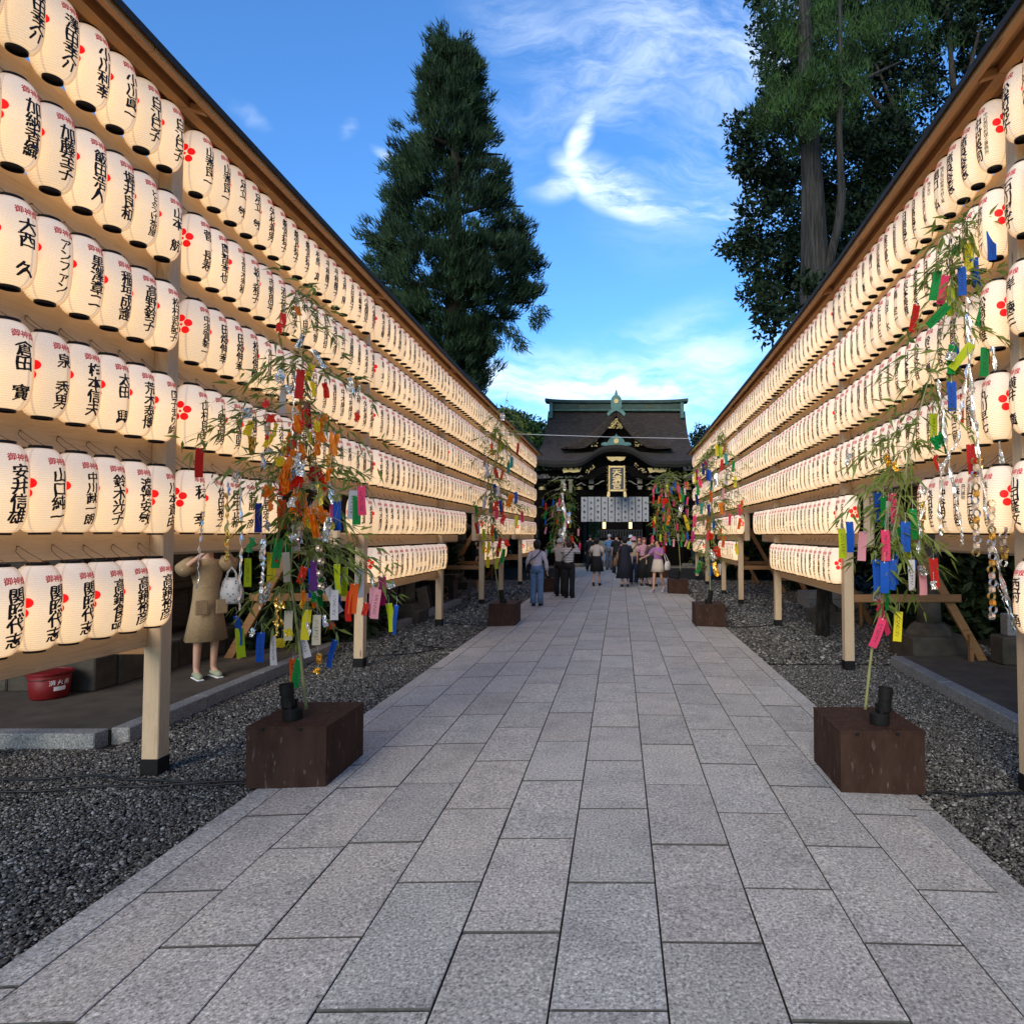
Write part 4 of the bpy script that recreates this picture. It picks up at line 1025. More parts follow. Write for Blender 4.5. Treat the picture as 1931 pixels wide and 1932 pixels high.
for x in (-2.28, 2.10):
    gp('gilt_beam_cap', M['gold'], lambda m_: prism(m_, [(x - .5, 5.06), (x + .5, 5.06), (x + .42, 4.86), (x + .1, 4.82), (x - .1, 4.86), (x - .4, 4.80)], 32.35, 32.45))
for s_ in (-1, 1):
    gp('gilt_curl', M['gold'], lambda m_: (leafy(m_, s_ * 1.2 - .02, 5.02, .62, .5, 32.1, 9, 44, lambda u_, v_: abs(v_ + s_ * u_ * .9) < .45)))
gp('gilt_crown', M['gold'], lambda m_: prism(m_, [(-.48, 5.58), (.48, 5.58), (.40, 5.42), (.18, 5.36), (0, 5.42), (-.2, 5.34), (-.4, 5.44)], 31.95, 32.02))
for (x, z, s_, c_) in [(-.82, 4.72, 1, 0), (.80, 4.72, -1, 0), (-.85, 4.3, 1, 0), (.85, 4.3, -1, 0), (-1.8, 4.55, 1, 1), (1.75, 4.55, 1, 1), (-1.8, 4.18, 1, 1), (1.75, 4.18, 1, 1), (-3.1, 4.5, 1, 0), (3.1, 4.5, -1, 0), (-2.9, 4.0, 1, 0), (2.9, 4.0, -1, 0)]:
    # pale flowing cloud curls painted on the carved beams
    if c_: pts_ = [(x - .26, z), (x - .12, z + .05), (x, z + .14), (x + .12, z + .05), (x + .26, z)]
    else: pts_ = [(x - .26 * s_, z - .08), (x - .08 * s_, z - .03), (x + .08 * s_, z + .08), (x + .24 * s_, z + .12)]
    gp('cloud_curl', M['pale_wood'], lambda m_: m_.tube([(a, 32.6, b_) for a, b_ in pts_], [.012, .030, .036, .028, .010][:len(pts_)], 6))
# floor, steps and the plaque
gp('stone_sill', M['stone'], lambda m_: m_.box(-4.5, 4.35, 33.0, 41, -.10, .0))
def tilt(m_, fn):
    k_ = MB(); fn(k_); mt = Matrix.Translation((0.03, 32.05, 4.42)) @ Matrix.Rotation(R(8), 4, 'X')
    m_.v += [tuple(mt @ Vector(p)) for p in k_.v]; m_.f += [tuple(i for i in f) for f in k_.f]; m_.m += k_.m
def plq(name, mat, fn, par=None):
    m_ = MB(); tilt(m_, fn); m_.v = [(a, b_ - 34, c_ + .05) for a, b_, c_ in m_.v]; return m_.build(name, mat, par or plaque)
plaque = empty('name_plaque', (GX + .03, 32.05, 4.42), label='tall gilt framed plaque with three gold characters hanging under the curved eave', cat='plaque')
def plq(name, mat, fn, par=None):
    m_ = MB(); fn(m_); return m_.build(name, mat, par or plaque, rot=(R(-8), 0, 0) if par is None else (0, 0, 0))
plq('panel', M['navy'], lambda m_: m_.box(-.34, .34, .0, .06, -.50, .62, .01))
def frame(m_):
    for a in ((-.42, -.34, -.62, .74), (.34, .42, -.62, .74), (-.339, .339, -.60, -.50), (-.339, .339, .62, .72)): m_.box(a[0], a[1], -.05, .07, a[2], a[3], .01)
    for s_ in (-1, 1):
        leafy(m_, s_ * .43, .05, .16, 1.30, -.04, 8 + s_, 50)
        prism(m_, [(s_ * .34, -.60), (s_ * .46, -.60), (s_ * .50, -.86), (s_ * .38, -.92), (s_ * .34, -.82)][::(1 if s_ < 0 else -1)], -.04, .04)
plq('frame', M['gold'], frame)
for i, ch in enumerate('天満宮'):
    V, F = glyph(ch, True); V = V * (.46, .37); m_ = MB()
    for q in (-.012, .012): m_.add([(x + q, -.012 - q * .1, z + .40 - i * .35) for x, z in V], [tuple(f) for f in F.tolist()])
    m_.build('gilt_character', M['gold'], plaque, rot=(R(-8), 0, 0))
# white curtain strips with printed crests
for i in range(10):
    x = at(1095, 960, 33.1).x + .17 + (i + .5) * .355; root_x = GX + x - .17 + .17
    m_ = MB(); w_ = .158; sway = random.Random(i).uniform(-.02, .02)
    rows_ = [[(px_, 0 + .02 * math.sin(px_ * 14 + i) + sway * (k_ / 6), 3.62 - k_ * .215 + .01 * math.sin(i)) for px_ in np.linspace(-w_, w_, 6)] for k_ in range(7)]
    b0 = 0
    for r_ in rows_: m_.v += r_
    for a in range(6):
        for b_ in range(5): m_.f.append((a * 6 + b_, a * 6 + b_ + 1, (a + 1) * 6 + b_ + 1, (a + 1) * 6 + b_)); m_.m.append(0)
    xx = at(1095, 960, 33.1).x + (i + .5) * .355
    o = m_.build('curtain_strip', M['cloth'], None, (xx, 33.12, 0))
    tag(o, f'white crested curtain strip, {ORD[i]} from the left, hanging in the shrine gate opening', 'curtain', 'white curtain strips in the gate')
    cr = MB()
    for q in range(4):
        zc = 3.45 - q * .30 - (i % 2) * .13
        if zc < 2.42: continue
        if q % 2 == i % 2:
            for s_ in range(5):
                a = math.pi / 2 + s_ * math.tau / 5; cr.lathe([(.001, 0), (.026, 0)], 8, (0, 0, 0), cap=False)
                for vv in range(len(cr.v) - 16, len(cr.v)):
                    p = cr.v[vv]; cr.v[vv] = (p[0] + .038 * math.cos(a), -.026, zc + p[1] + .038 * math.sin(a))
        else:
            V, F = glyph('御奉納神'[(i + q) % 4], False)
            cr.add([(p[0] * .10, -.026, zc + p[1] * .13) for p in V], [tuple(f) for f in F.tolist()])
    cr.build('printed_crest', M['crest_ink'], o)
# two lit hanging lanterns inside the gate
m, t, b = new_mat('lit lamp glass'); b.inputs['Base Color'].default_value = (.8, .7, .5, 1)
b.inputs['Emission Color'].default_value = (1, .62, .28, 1); b.inputs['Emission Strength'].default_value = 2.2; M['lamp'] = m
for x, lab in ((1139, 'left of two lit hanging lanterns inside the shrine gate'), (1188.5, 'right of two lit hanging lanterns inside the shrine gate')):
    p = at(x, 991, 36.5); root = empty('hanging_lantern', p, label=lab, cat='hanging lantern', group='lit lanterns inside the gate')
    MB().lathe([(.075, -.19), (.085, -.17), (.085, .15), (.075, .17)], 6).build('glass', M['lamp'], root)
    m_ = MB(); m_.lathe([(.15, -.21), (.15, -.19)], 6); m_.lathe([(.14, .18), (.05, .27), (.012, .33)], 6); m_.tube([(0, 0, .33), (0, 0, 1.9)], .008, 5)
    for q in range(6): m_.tube([(.1 * math.cos(q * math.pi / 3), .1 * math.sin(q * math.pi / 3), -.2), (.1 * math.cos(q * math.pi / 3), .1 * math.sin(q * math.pi / 3), .19)], .008, 4)
    m_.build('lantern_frame', M['gold'], root)
# inner hall far beyond
hall = empty('inner_hall', (0, 78, -.05), label='low dark inner hall with a railing seen through the gate', cat='building')
MB().box(-16, 16, 0, 8, 0, 9).build('wall', M['dark_timber'], hall)
m_ = MB(); m_.add([(-17, -1.5, 8), (17, -1.5, 8), (16, 4, 12), (-16, 4, 12), (-17, 9.5, 8), (17, 9.5, 8)], [(0, 1, 2, 3), (3, 2, 5, 4), (1, 0, 4, 5)]); m_.build('roof', M['bark_roof'], hall)
m_ = MB(); m_.box(-16, 16, -2.4, 0, .0, 1.3); m_.build('veranda', M['dark_timber'], hall)
rl = MB().box(-16, 16, -2.4, -2.33, 2.2, 2.3).build('railing', M['bark_edge'], hall)
m_ = MB()
for i in range(100): m_.box(-16 + i * .32, -15.84 + i * .32, -2.38, -2.34, 1.35, 2.2)
tag(m_.build('pickets', M['bark_edge'], rl), kind='stuff')
for i in range(4): MB().box(-3, 3, -3.2 - i * .35, -2.41 - i * .35 + (0 if i else 0), 0, 1.0 - i * .25).build('step', M['stone'], hall)
# thin white line strung between the racks
tag(MB().tube([(-3.0, 14.3, 3.95 + .0), (-1.5, 14.9, 3.99), (0, 15.4, 4.02), (1.8, 16, 4.08)], .008, 5).build('string_line', nmat('white string', (.55, .57, .6), rough=.6)), 'thin pale line strung across the path in front of the shrine roof', 'string line')
# ================================================================== THINGS BEHIND THE RACKS
def simple(name, label, cat, loc, parts, group=None, rz=0):
    root = empty(name, loc, rz, label=label, cat=cat, group=group)
    for pn, mt, fn, *sm in parts:
        m_ = MB(); fn(m_); m_.build(pn, mt, root, smooth=bool(sm))
    return root
M['plinth'] = nmat('old plinth stone', (.030, .026, .020), (.085, .072, .055), 3.2, .9, .012, var=.12, detail=7)
M['old_board'] = nmat('old weathered board', (.018, .014, .011), (.045, .036, .028), 5, .85, stretch=(1, 1, 6), var=.2)
# timber hall on a stone plinth, left
hallL = empty('timber_hall', (-5.35, 6.57, .045), label='old dark timber hall on a stone plinth behind the nearest left lanterns', cat='building')
def hp(name, mt, fn, par=None):
    m_ = MB(); fn(m_); return m_.build(name, mt, par or hallL)
for i in range(7): hp('plinth_stone', M['plinth'], lambda m_: m_.box(-.02 - .9 * (i + 1) + .008, -.02 - .9 * i, -.0, .30, 0, .34, .012))
for i in range(9): hp('plinth_stone', M['plinth'], lambda m_: m_.box(-.30, .0, .31 + .92 * i, .31 + .92 * (i + 1) - .008, 0, .33 + .01 * (i % 2), .012))
hp('plinth_fill', M['plinth'], lambda m_: m_.box(-6.2, -.31, .31, 8.6, 0, .32))
for i in range(24): hp('wall_board', M['old_board'], lambda m_: m_.box(-.55, -.52 + .008 * (i % 2), .6 + .31 * i, .6 + .31 * i + .30, .345, 3.0))
for i in range(18): hp('wall_board', M['old_board'], lambda m_: m_.box(-.56 - .31 * i - .30, -.56 - .31 * i, .55, .58 + .008 * (i % 2), .345, 3.0))
for q in ((-.6, .5), (-3.2, .5), (-6.0, .5), (-.6, 3.4), (-.6, 6.2), (-.6, 8.1)): hp('post', M['dark_timber'], lambda m_: m_.box(q[0] - .09 + .12, q[0] + .09 + .12, q[1] - .06, q[1] + .12, .345, 3.1, .01))
for z in (.40, .9, 1.7): hp('rail', M['old_board'], lambda m_: (m_.box(-.47, -.42, .68, 8.0, z, z + .09)))
hp('roof', M['roof_sheet'], lambda m_: m_.add([(-7, -.6, 3.0), (.6, -.6, 3.0), (.6, 9, 3.0), (-7, 9, 3.0), (-6, 4.2, 4.0), (-2.2, 4.2, 4.0)], [(0, 1, 5, 4), (1, 2, 5), (2, 3, 4, 5), (3, 0, 4), (3, 2, 1, 0)]))
# red fire bucket
M['red_plastic'] = nmat('red bucket plastic', (.17, .007, .009), (.13, .006, .007), 3, .5, spec=.25)
M['white_print'] = nmat('white print', (.75, .75, .75), (.7, .7, .7), 5, .6)
bk = simple('fire_bucket', 'red plastic bucket with white characters on the left pavement', 'bucket', (-5.62, 6.34, .045), [
    ('shell', M['red_plastic'], lambda m_: m_.lathe([(.135, 0), (.150, .02), (.172, .25), (.165, .25), (.143, .02), (.001, .015)], 28), 1),
    ('rim', M['red_plastic'], lambda m_: m_.lathe([(.170, .240), (.184, .243), (.184, .262), (.168, .265), (.160, .25)], 28, cap=False)),
    ('lid', M['red_plastic'], lambda m_: m_.lathe([(.165, .250), (.1, .268), (.03, .262), (.001, .262)], 28, cap=False), 1),
    ('handle', M['wire'], lambda m_: m_.tube([(-.18, 0, .25), (-.16, -.09, .22), (-.06, -.17, .20), (.06, -.17, .20), (.16, -.09, .22), (.18, 0, .25)], .0035, 5))])
parts_ = []
for i, ch in enumerate('消火用'):
    V, F = glyph(ch, True); a0 = R(-42 + i * 21); a = a0 + V[:, 0] * .052 / .168; z = .165 + V[:, 1] * .055
    rr_ = .150 + (z - .02) * .0957 + .0025
    parts_.append((np.stack([rr_ * np.cos(a), rr_ * np.sin(a), z], 1), F))
V, F = join(parts_); link('lettering', np_mesh('lettering', V, F, M['white_print']), bk)
m_ = MB(); P_ = []
for j, z in enumerate((.085, .125)):
    for i in range(7): a = R(-38 + i * 6); rr_ = .150 + (z - .02) * .0957 + .002; P_.append((rr_ * math.cos(a), rr_ * math.sin(a), z))
m_.add(P_, [(i, i + 1, i + 8, i + 7) for i in range(6)]); m_.build('label_plate', M['white_print'], bk)

def stone_lantern(label, x, y, s, dark=1):
    st = M['plinth']
    rot = .2
    simple('stone_lantern', label, 'stone lantern', (x, y, -.07), [
        ('base', st, lambda m_: (m_.box(-.36 * s, .36 * s, -.36 * s, .36 * s, 0, .30 * s, .02), m_.lathe([(.30 * s, .30 * s), (.27 * s, .38 * s), (.19 * s, .44 * s)], 6))),
        ('shaft', st, lambda m_: m_.lathe([(.15 * s, .42 * s), (.135 * s, .6 * s), (.13 * s, 1.0 * s), (.15 * s, 1.06 * s), (.13 * s, 1.12 * s), (.13 * s, 1.5 * s), (.16 * s, 1.6 * s)], 18), 1),
        ('platform', st, lambda m_: m_.lathe([(.17 * s, 1.59 * s), (.34 * s, 1.72 * s), (.34 * s, 1.80 * s)], 6)),
        ('light_box', st, lambda m_: [m_.box(*b_) for b_ in [(-.17 * s, -.10 * s, -.17 * s, .17 * s, 1.80 * s, 2.12 * s), (.10 * s, .17 * s, -.17 * s, .17 * s, 1.80 * s, 2.12 * s), (-.099 * s, .099 * s, -.17 * s, -.12 * s, 1.80 * s, 1.88 * s), (-.099 * s, .099 * s, -.17 * s, -.12 * s, 2.05 * s, 2.12 * s), (-.099 * s, .099 * s, .12 * s, .17 * s, 1.80 * s, 2.12 * s)]]),
        ('roof', st, lambda m_: m_.lathe([(.12 * s, 2.10 * s), (.42 * s, 2.13 * s), (.44 * s, 2.20 * s), (.26 * s, 2.30 * s), (.12 * s, 2.42 * s)], 6)),
        ('finial', st, lambda m_: m_.lathe([(.07 * s, 2.41 * s), (.12 * s, 2.48 * s), (.09 * s, 2.58 * s), (.005, 2.68 * s)], 12), 1)], group='stone lanterns')
stone_lantern('stone lantern on a block base between the second and third left posts', -4.15, 12.6, .86)
stone_lantern('stone lantern on a block base between the second and third right posts', 4.0, 12.4, .86)
stone_lantern('large stone lantern just behind the raking strut at the right opening', 4.35, 9.0, 1.12)
stone_lantern('stone lantern in the shade behind the fourth left bay', -5.0, 20.0, .9)
# split logs and a rough bench behind the left rack
bnch = simple('timber_bench', 'rough timber bench beside split logs behind the left rack opening', 'bench', (-5.0, 16.2, -.07), [
    ('seat', M['old_board'], lambda m_: m_.box(-.9, .9, -.25, .25, .62, .72, .01)), ('apron', M['old_board'], lambda m_: m_.box(-.85, .85, -.24, -.20, .42, .61)),
    ('leg', M['old_board'], lambda m_: m_.box(-.85, -.72, -.2, .2, 0, .619)), ('leg', M['old_board'], lambda m_: m_.box(.72, .85, -.2, .2, 0, .619))])
M['cut_wood'] = nmat('weathered cut wood', (.13, .10, .07), (.21, .17, .12), 7, .85, stretch=(4, 4, 1))
for i, (x, y, ry) in enumerate([(-4.75, 14.2, .12), (-4.3, 14.35, -.2), (-5.1, 14.5, .02)]):
    o = simple('split_log', ['split log standing upright nearest the stone lantern', 'split log leaning right beside the dark trunk', 'split log standing behind the other two'][i], 'log', (x, y, -.07), [
        ('trunk', M['dbark'], lambda m_: m_.lathe([(.16, 0), (.15, .3), (.16, .58)], 12), 1), ('cut_face', M['cut_wood'], lambda m_: m_.box(-.12, .12, -.175, -.14, .02, .56, .01))], group='split logs')
    o.rotation_euler = (0, ry, 0)
# pale steps and a stump on the right
simple('stone_steps', 'short flight of pale stone steps behind the third right bay', 'steps', (5.1, 15.2, -.07), [('step', M['kerb'], lambda m_: m_.box(-.7, .7, -.3, .6, 0, .18, .01)), ('step', M['kerb'], lambda m_: m_.box(-.7, .7, 0, .6, .182, .36, .01))])
simple('stone_block', 'squared stone block at the far edge of the right pavement', 'stone block', (4.9, 8.0, .045), [('block', M['plinth'], lambda m_: m_.box(-.2, .2, -.15, .15, 0, .35, .02)), ('cap', M['kerb'], lambda m_: m_.box(-.1, .1, -.08, .08, .352, .62, .01))])
# cables
M['rubber'] = nmat('black cable rubber', (.006, .006, .007), (.012, .012, .013), 9, .5)
def cable(label, pts):
    P = []
    for i in range(len(pts) - 1):
        for q in range(6):
            t_ = q / 6; a, b_ = Vector(pts[i]), Vector(pts[i + 1]); P.append(a.lerp(b_, t_) + Vector((0, .018 * math.sin(7 * (i + t_)), 0)))
    P.append(Vector(pts[-1])); tag(MB().tube(P, .0075, 6).build('power_cable', M['rubber'], smooth=True), label, 'cable', 'black power cables')
cable('black cable on the gravel, nearer of the two left of the near planter', [(-5.2, 4.12, -.04), (-4.2, 4.20, -.035), (-3.5, 4.32, -.035), (-2.9, 4.36, -.035), (-2.50, 4.36, -.03)])
cable('black cable on the gravel, farther of the two left of the near planter', [(-5.2, 4.22, -.04), (-4.4, 4.42, -.035), (-3.7, 4.52, -.035), (-3.1, 4.40, -.03), (-2.52, 4.40, -.03)])
cable('black cable running right from the near right planter over the gravel', [(2.0, 4.22, -.03), (2.4, 4.19, -.035), (2.9, 4.27, -.035), (3.3, 4.22, -.035)])
cable('black cable from the second left post to the second left planter', [(-3.3, 12.3, -.035), (-2.9, 11.95, -.03), (-2.44, 11.9, -.03)])
cable('black cable from the third right post to the second right planter', [(2.9, 12.0, -.035), (2.4, 11.7, -.03), (1.96, 11.72, -.03)])
cable('short black cable behind the second left post', [(-3.5, 8.9, -.035), (-2.9, 9.1, -.03), (-2.6, 9.5, -.03), (-3.1, 9.8, -.03)])

# ================================================================== PLANTER BOXES, SPOTLIGHTS, BAMBOO
m, t, b = new_mat('brown stained plywood')
tc = t.node('ShaderNodeTexCoord').outputs['Object']
g1 = t.noise(t.mapping(tc, scale=(3, 3, 1.0)), 4, 6, .65); g2 = t.noise(t.mapping(tc, scale=(14, 14, 3)), 2.5, 5, .6)
col = t.ramp(g1, [(.3, (.026, .012, .008)), (.7, (.052, .027, .019))])
col = t.mix(t.math('MULTIPLY', t.smooth(g2, .60, .72), .6), col, (.17, .13, .105))
t.put(b.inputs['Base Color'], col); b.inputs['Roughness'].default_value = .7; b.inputs['Specular IOR Level'].default_value = .12; M['box'] = m
def planter(label, x0, x1, y0, y1, h, spot_at, rot=0, zb=-.05):
    c = ((x0 + x1) / 2, (y0 + y1) / 2, zb); w_, d_ = (x1 - x0) / 2, (y1 - y0) / 2
    root = empty('planter_box', c, rot, label=label, cat='planter box', group='brown planter boxes holding bamboo')
    MB().box(-w_, w_, -d_, -d_ + .015, .012, h - .013, .001).build('front_panel', M['box'], root)
    MB().box(-w_, w_, d_ - .015, d_, .012, h - .013, .001).build('back_panel', M['box'], root)
    MB().box(-w_, -w_ + .015, -d_ + .016, d_ - .016, .012, h - .013).build('side_panel', M['box'], root)
    MB().box(w_ - .015, w_, -d_ + .016, d_ - .016, .012, h - .013).build('side_panel', M['box'], root)
    MB().box(-w_ - .002, w_ + .002, -d_ - .002, d_ + .002, h - .012, h, .001).build('top_panel', M['box'], root)
    MB().box(-w_ + .02, w_ - .02, -d_ + .02, d_ - .02, -.02, .011).build('foot', M['black_metal'], root)
    for q in (-.6, .35): MB().box(q * w_ - .012, q * w_ + .012, -d_ - .006, -d_ - .0005, h - .03, h - .013).build('hinge', M['black_metal'], root)
    sx, sy = spot_at; zt = zb + h
    sp_ = empty('spotlight', (sx, sy, zt), rot, label='black spotlight standing on the ' + label.replace(' holding bamboo', ''), cat='spotlight', group='black spotlights on the planters')
    MB().lathe([(.062, 0), (.064, .01), (.064, .07), (.058, .078)], 20).build('base', M['black_metal'], sp_)
    MB().box(-.012, .012, -.045, -.030, .078, .13).build('bracket', M['black_metal'], sp_); MB().box(-.012, .012, .030, .045, .078, .13).build('bracket', M['black_metal'], sp_)
    MB().lathe([(.038, .0), (.045, .01), (.045, .07), (.041, .072), (.041, .085), (.046, .088), (.046, .165), (.040, .165), (.036, .12)], 20, cap=True).build('lamp_head', M['black_metal'], sp_, loc=(-.03 if sx < 0 else .03, 0, .08), rot=(0, R(-6) if sx < 0 else R(6), 0), smooth=False)
    return root
planter('near left planter box holding bamboo', -2.49, -1.955, 4.30, 4.92, .42, (-2.27, 4.47))
planter('near right planter box holding bamboo', 1.44, 1.99, 4.20, 4.78, .42, (1.76, 4.36))
planter('second left planter box holding bamboo', -2.42, -1.93, 11.82, 12.5, .42, (-2.18, 12.0))
planter('second right planter box holding bamboo', 1.39, 1.94, 11.72, 12.3, .42, (1.66, 11.95))
planter('third left planter box holding bamboo', -2.35, -1.85, 18.75, 19.35, .42, (-2.1, 18.9))
planter('third right planter box holding bamboo', 1.40, 1.96, 18.2, 18.8, .42, (1.66, 18.4))
planter('fourth left planter box holding bamboo', -2.3, -1.8, 25.0, 25.6, .42, (-2.05, 25.2))
planter('fourth right planter box holding bamboo', 1.36, 1.9, 25.0, 25.6, .42, (1.6, 25.2))

M['bamboo'] = nmat('bamboo stem', (.17, .19, .07), (.26, .25, .11), 5, .45, stretch=(2, 2, 1))
M['bleaf'] = leafmat('bamboo leaves', (.09, .14, .025), (.30, .37, .09), 2.0, .5, .45)
PC = {'red': (.60, .02, .015), 'blue': (.010, .10, .50), 'navy': (.015, .03, .26), 'lime': (.50, .60, .015), 'yellow': (.75, .66, .02), 'green': (.005, .26, .05), 'pink': (.78, .06, .17), 'white': (.66, .64, .66), 'orange': (.80, .12, .012), 'magenta': (.50, .015, .15), 'cream': (.70, .62, .45), 'purple': (.14, .03, .22), 'rose': (.78, .36, .42), 'teal': (.03, .30, .26)}
PM = {}
for nme, c_ in PC.items():
    m, t, b = new_mat('paper ' + nme)
    tc = t.node('ShaderNodeTexCoord').outputs['Object']
    s3 = t.node('ShaderNodeSeparateXYZ'); t.put(s3.inputs[0], tc)
    ob = t.node('ShaderNodeObjectInfo').outputs['Random']
    off = t.node('ShaderNodeCombineXYZ'); t.put(off.inputs[0], t.math('MULTIPLY', ob, 9.0)); t.put(off.inputs[2], t.math('MULTIPLY', ob, 5.0))
    n_ = t.noise(t.vmath('ADD', t.mapping(tc, scale=(75, 1, 95)), off.outputs[0]), 1.0, 2, .7)
    colm = t.smooth(t.math('ABSOLUTE', t.math('SUBTRACT', t.math('ABSOLUTE', s3.outputs[0]), .006)), .007, .003)   # one or two hand-written columns
    vert = t.math('MULTIPLY', t.smooth(s3.outputs[2], -.185, -.17), t.smooth(s3.outputs[2], -.03, -.045))
    ink = t.math('MULTIPLY', t.math('MULTIPLY', colm, vert), t.math('MULTIPLY', t.smooth(n_, .50, .56), t.math('GREATER_THAN', ob, .35)))
    cc_ = t.mix(t.math('MULTIPLY', ink, .8), (*c_, 1), (.03, .03, .05, 1))
    t.put(b.inputs['Base Color'], cc_); b.inputs['Roughness'].default_value = .6; b.inputs['Specular IOR Level'].default_value = .2
    tr = t.node('ShaderNodeBsdfTranslucent'); t.put(tr.inputs[0], cc_); mx = t.node('ShaderNodeMixShader'); mx.inputs[0].default_value = .35
    t.l.new(b.outputs[0], mx.inputs[1]); t.l.new(tr.outputs[0], mx.inputs[2]); t.l.new(mx.outputs[0], m.node_tree.nodes['Material Output'].inputs[0])
    PM[nme] = m
for nme, c_, ro in (('silver', (.80, .78, .74), .22), ('gold', (.78, .50, .10), .2), ('redfoil', (.80, .05, .02), .22), ('orangefoil', (.95, .30, .02), .25), ('yellowfoil', (.95, .74, .05), .25), ('greenfoil', (.01, .34, .08), .3)):
    m, t, b = new_mat('foil ' + nme); b.inputs['Base Color'].default_value = (*c_, 1); b.inputs['Metallic'].default_value = .85 if nme in ('silver', 'gold') else .10; b.inputs['Roughness'].default_value = ro; b.inputs['Coat Weight'].default_value = .6
    if nme not in ('silver', 'gold'):                # coloured cellophane lets the lantern light through
        tr = t.node('ShaderNodeBsdfTranslucent'); tr.inputs[0].default_value = tuple(min(1, x * 1.25) for x in c_) + (1,); mx = t.node('ShaderNodeMixShader'); mx.inputs[0].default_value = .5
        t.l.new(b.outputs[0], mx.inputs[1]); t.l.new(tr.outputs[0], mx.inputs[2]); t.l.new(mx.outputs[0], m.node_tree.nodes['Material Output'].inputs[0])
    bn = t.node('ShaderNodeBump'); bn.inputs['Distance'].default_value = .004
    t.put(bn.inputs['Height'], t.noise(t.node('ShaderNodeTexCoord').outputs['Object'], 45, 3, .6, .5)); t.l.new(bn.outputs[0], b.inputs['Normal']); PM[nme] = m
THREAD = {}
def strip_mesh(col, kind):
    key = (col, kind)
    if key in THREAD: return THREAD[key]
    r_ = random.Random(kind * 31 + len(col)); w_, L = .0285, .212
    curl = r_.uniform(-.02, .02); tw = r_.uniform(-.35, .35); n_ = 7; V = []
    for side in (0, 1):
        for i in range(n_):
            z = -i / (n_ - 1) * L; yb = curl * math.sin(i / (n_ - 1) * 2.4); a = tw * i / (n_ - 1)
            for x in (-w_, 0, w_):
                V.append((x * math.cos(a), yb + x * math.sin(a) + (side - .5) * .0006, z))
    F = []
    for i in range(n_ - 1):
        for j in range(2):
            q = (i * 3 + j, i * 3 + j + 1, (i + 1) * 3 + j + 1, (i + 1) * 3 + j); F.append(q); F.append(tuple(p + n_ * 3 for p in q[::-1]))
    me = bpy.data.meshes.new('paper_strip'); me.from_pydata(V, [], F); me.materials.append(PM[col]); THREAD[key] = me; return me
thr = MB(); thr.tube([(0, 0, -.004), (.003, .002, .03), (0, 0, .065)], .0010, 4); thr.box(-.004, .004, -.002, .002, -.008, .0); THR = thr.mesh('thread', nmat('white thread', (.6, .6, .58), rough=.7))
def foil_mesh(col, seed, s_=.06, n_=6):
    r_ = random.Random(seed); wx = r_.uniform(.38, .95); lz = r_.uniform(.9, 1.9) if wx < .7 else r_.uniform(.7, 1.1); sk = r_.uniform(-.5, .5); kx = r_.uniform(2, 5)
    V = [((i / (n_ - 1) - .5) * 2 * s_ * wx * r_.uniform(.86, 1.06) + sk * s_ * j / n_, (.3 * math.sin(kx * i + j * 1.3) + r_.uniform(-.14, .14)) * s_, -(j / (n_ - 1)) * 2 * s_ * lz * r_.uniform(.94, 1.05)) for j in range(n_) for i in range(n_)]
    F = [(j * n_ + i, j * n_ + i + 1, (j + 1) * n_ + i + 1, (j + 1) * n_ + i) for j in range(n_ - 1) for i in range(n_ - 1)]
    me = bpy.data.meshes.new('foil_ornament'); me.from_pydata(V, [], F); me.materials.append(PM[col]); return me
def streamer_mesh(pts, col, w_=.017, seed=0):
    r_ = random.Random(seed); P = []
    for i in range(len(pts) - 1):
        for q in range(8): P.append(Vector(pts[i]).lerp(Vector(pts[i + 1]), q / 8))
    P.append(Vector(pts[-1])); V = []; F = []
    for i, p in enumerate(P):
        a = r_.uniform(-.9, .9); ww = w_ * r_.uniform(.55, 1.25); j_ = Vector((r_.uniform(-.006, .006), r_.uniform(-.006, .006), 0))
        for q in (-1, -.3, .35, 1): V.append(p + j_ + Vector((math.cos(a) * ww * q, math.sin(a) * ww * q + r_.uniform(-.006, .006), 0)))
    for i in range(len(P) - 1):
        for q in range(3): F.append((i * 4 + q, i * 4 + q + 1, i * 4 + q + 5, i * 4 + q + 4))
    me = bpy.data.meshes.new('foil_streamer'); me.from_pydata([tuple(v_) for v_ in V], [], F); me.materials.append(PM[col]); return me
LINK = MB()
for i in range(12):
    a = i * math.tau / 12; b_ = (i + 1) * math.tau / 12
    LINK.add([(.026 * math.cos(a), -.011, .026 * math.sin(a)), (.026 * math.cos(b_), -.011, .026 * math.sin(b_)), (.026 * math.cos(b_), .011, .026 * math.sin(b_)), (.026 * math.cos(a), .011, .026 * math.sin(a))], [(0, 1, 2, 3)])
LKM = {c_: LINK.mesh('chain_link', PM[c_]) for c_ in ('silver', 'gold', 'orangefoil')}

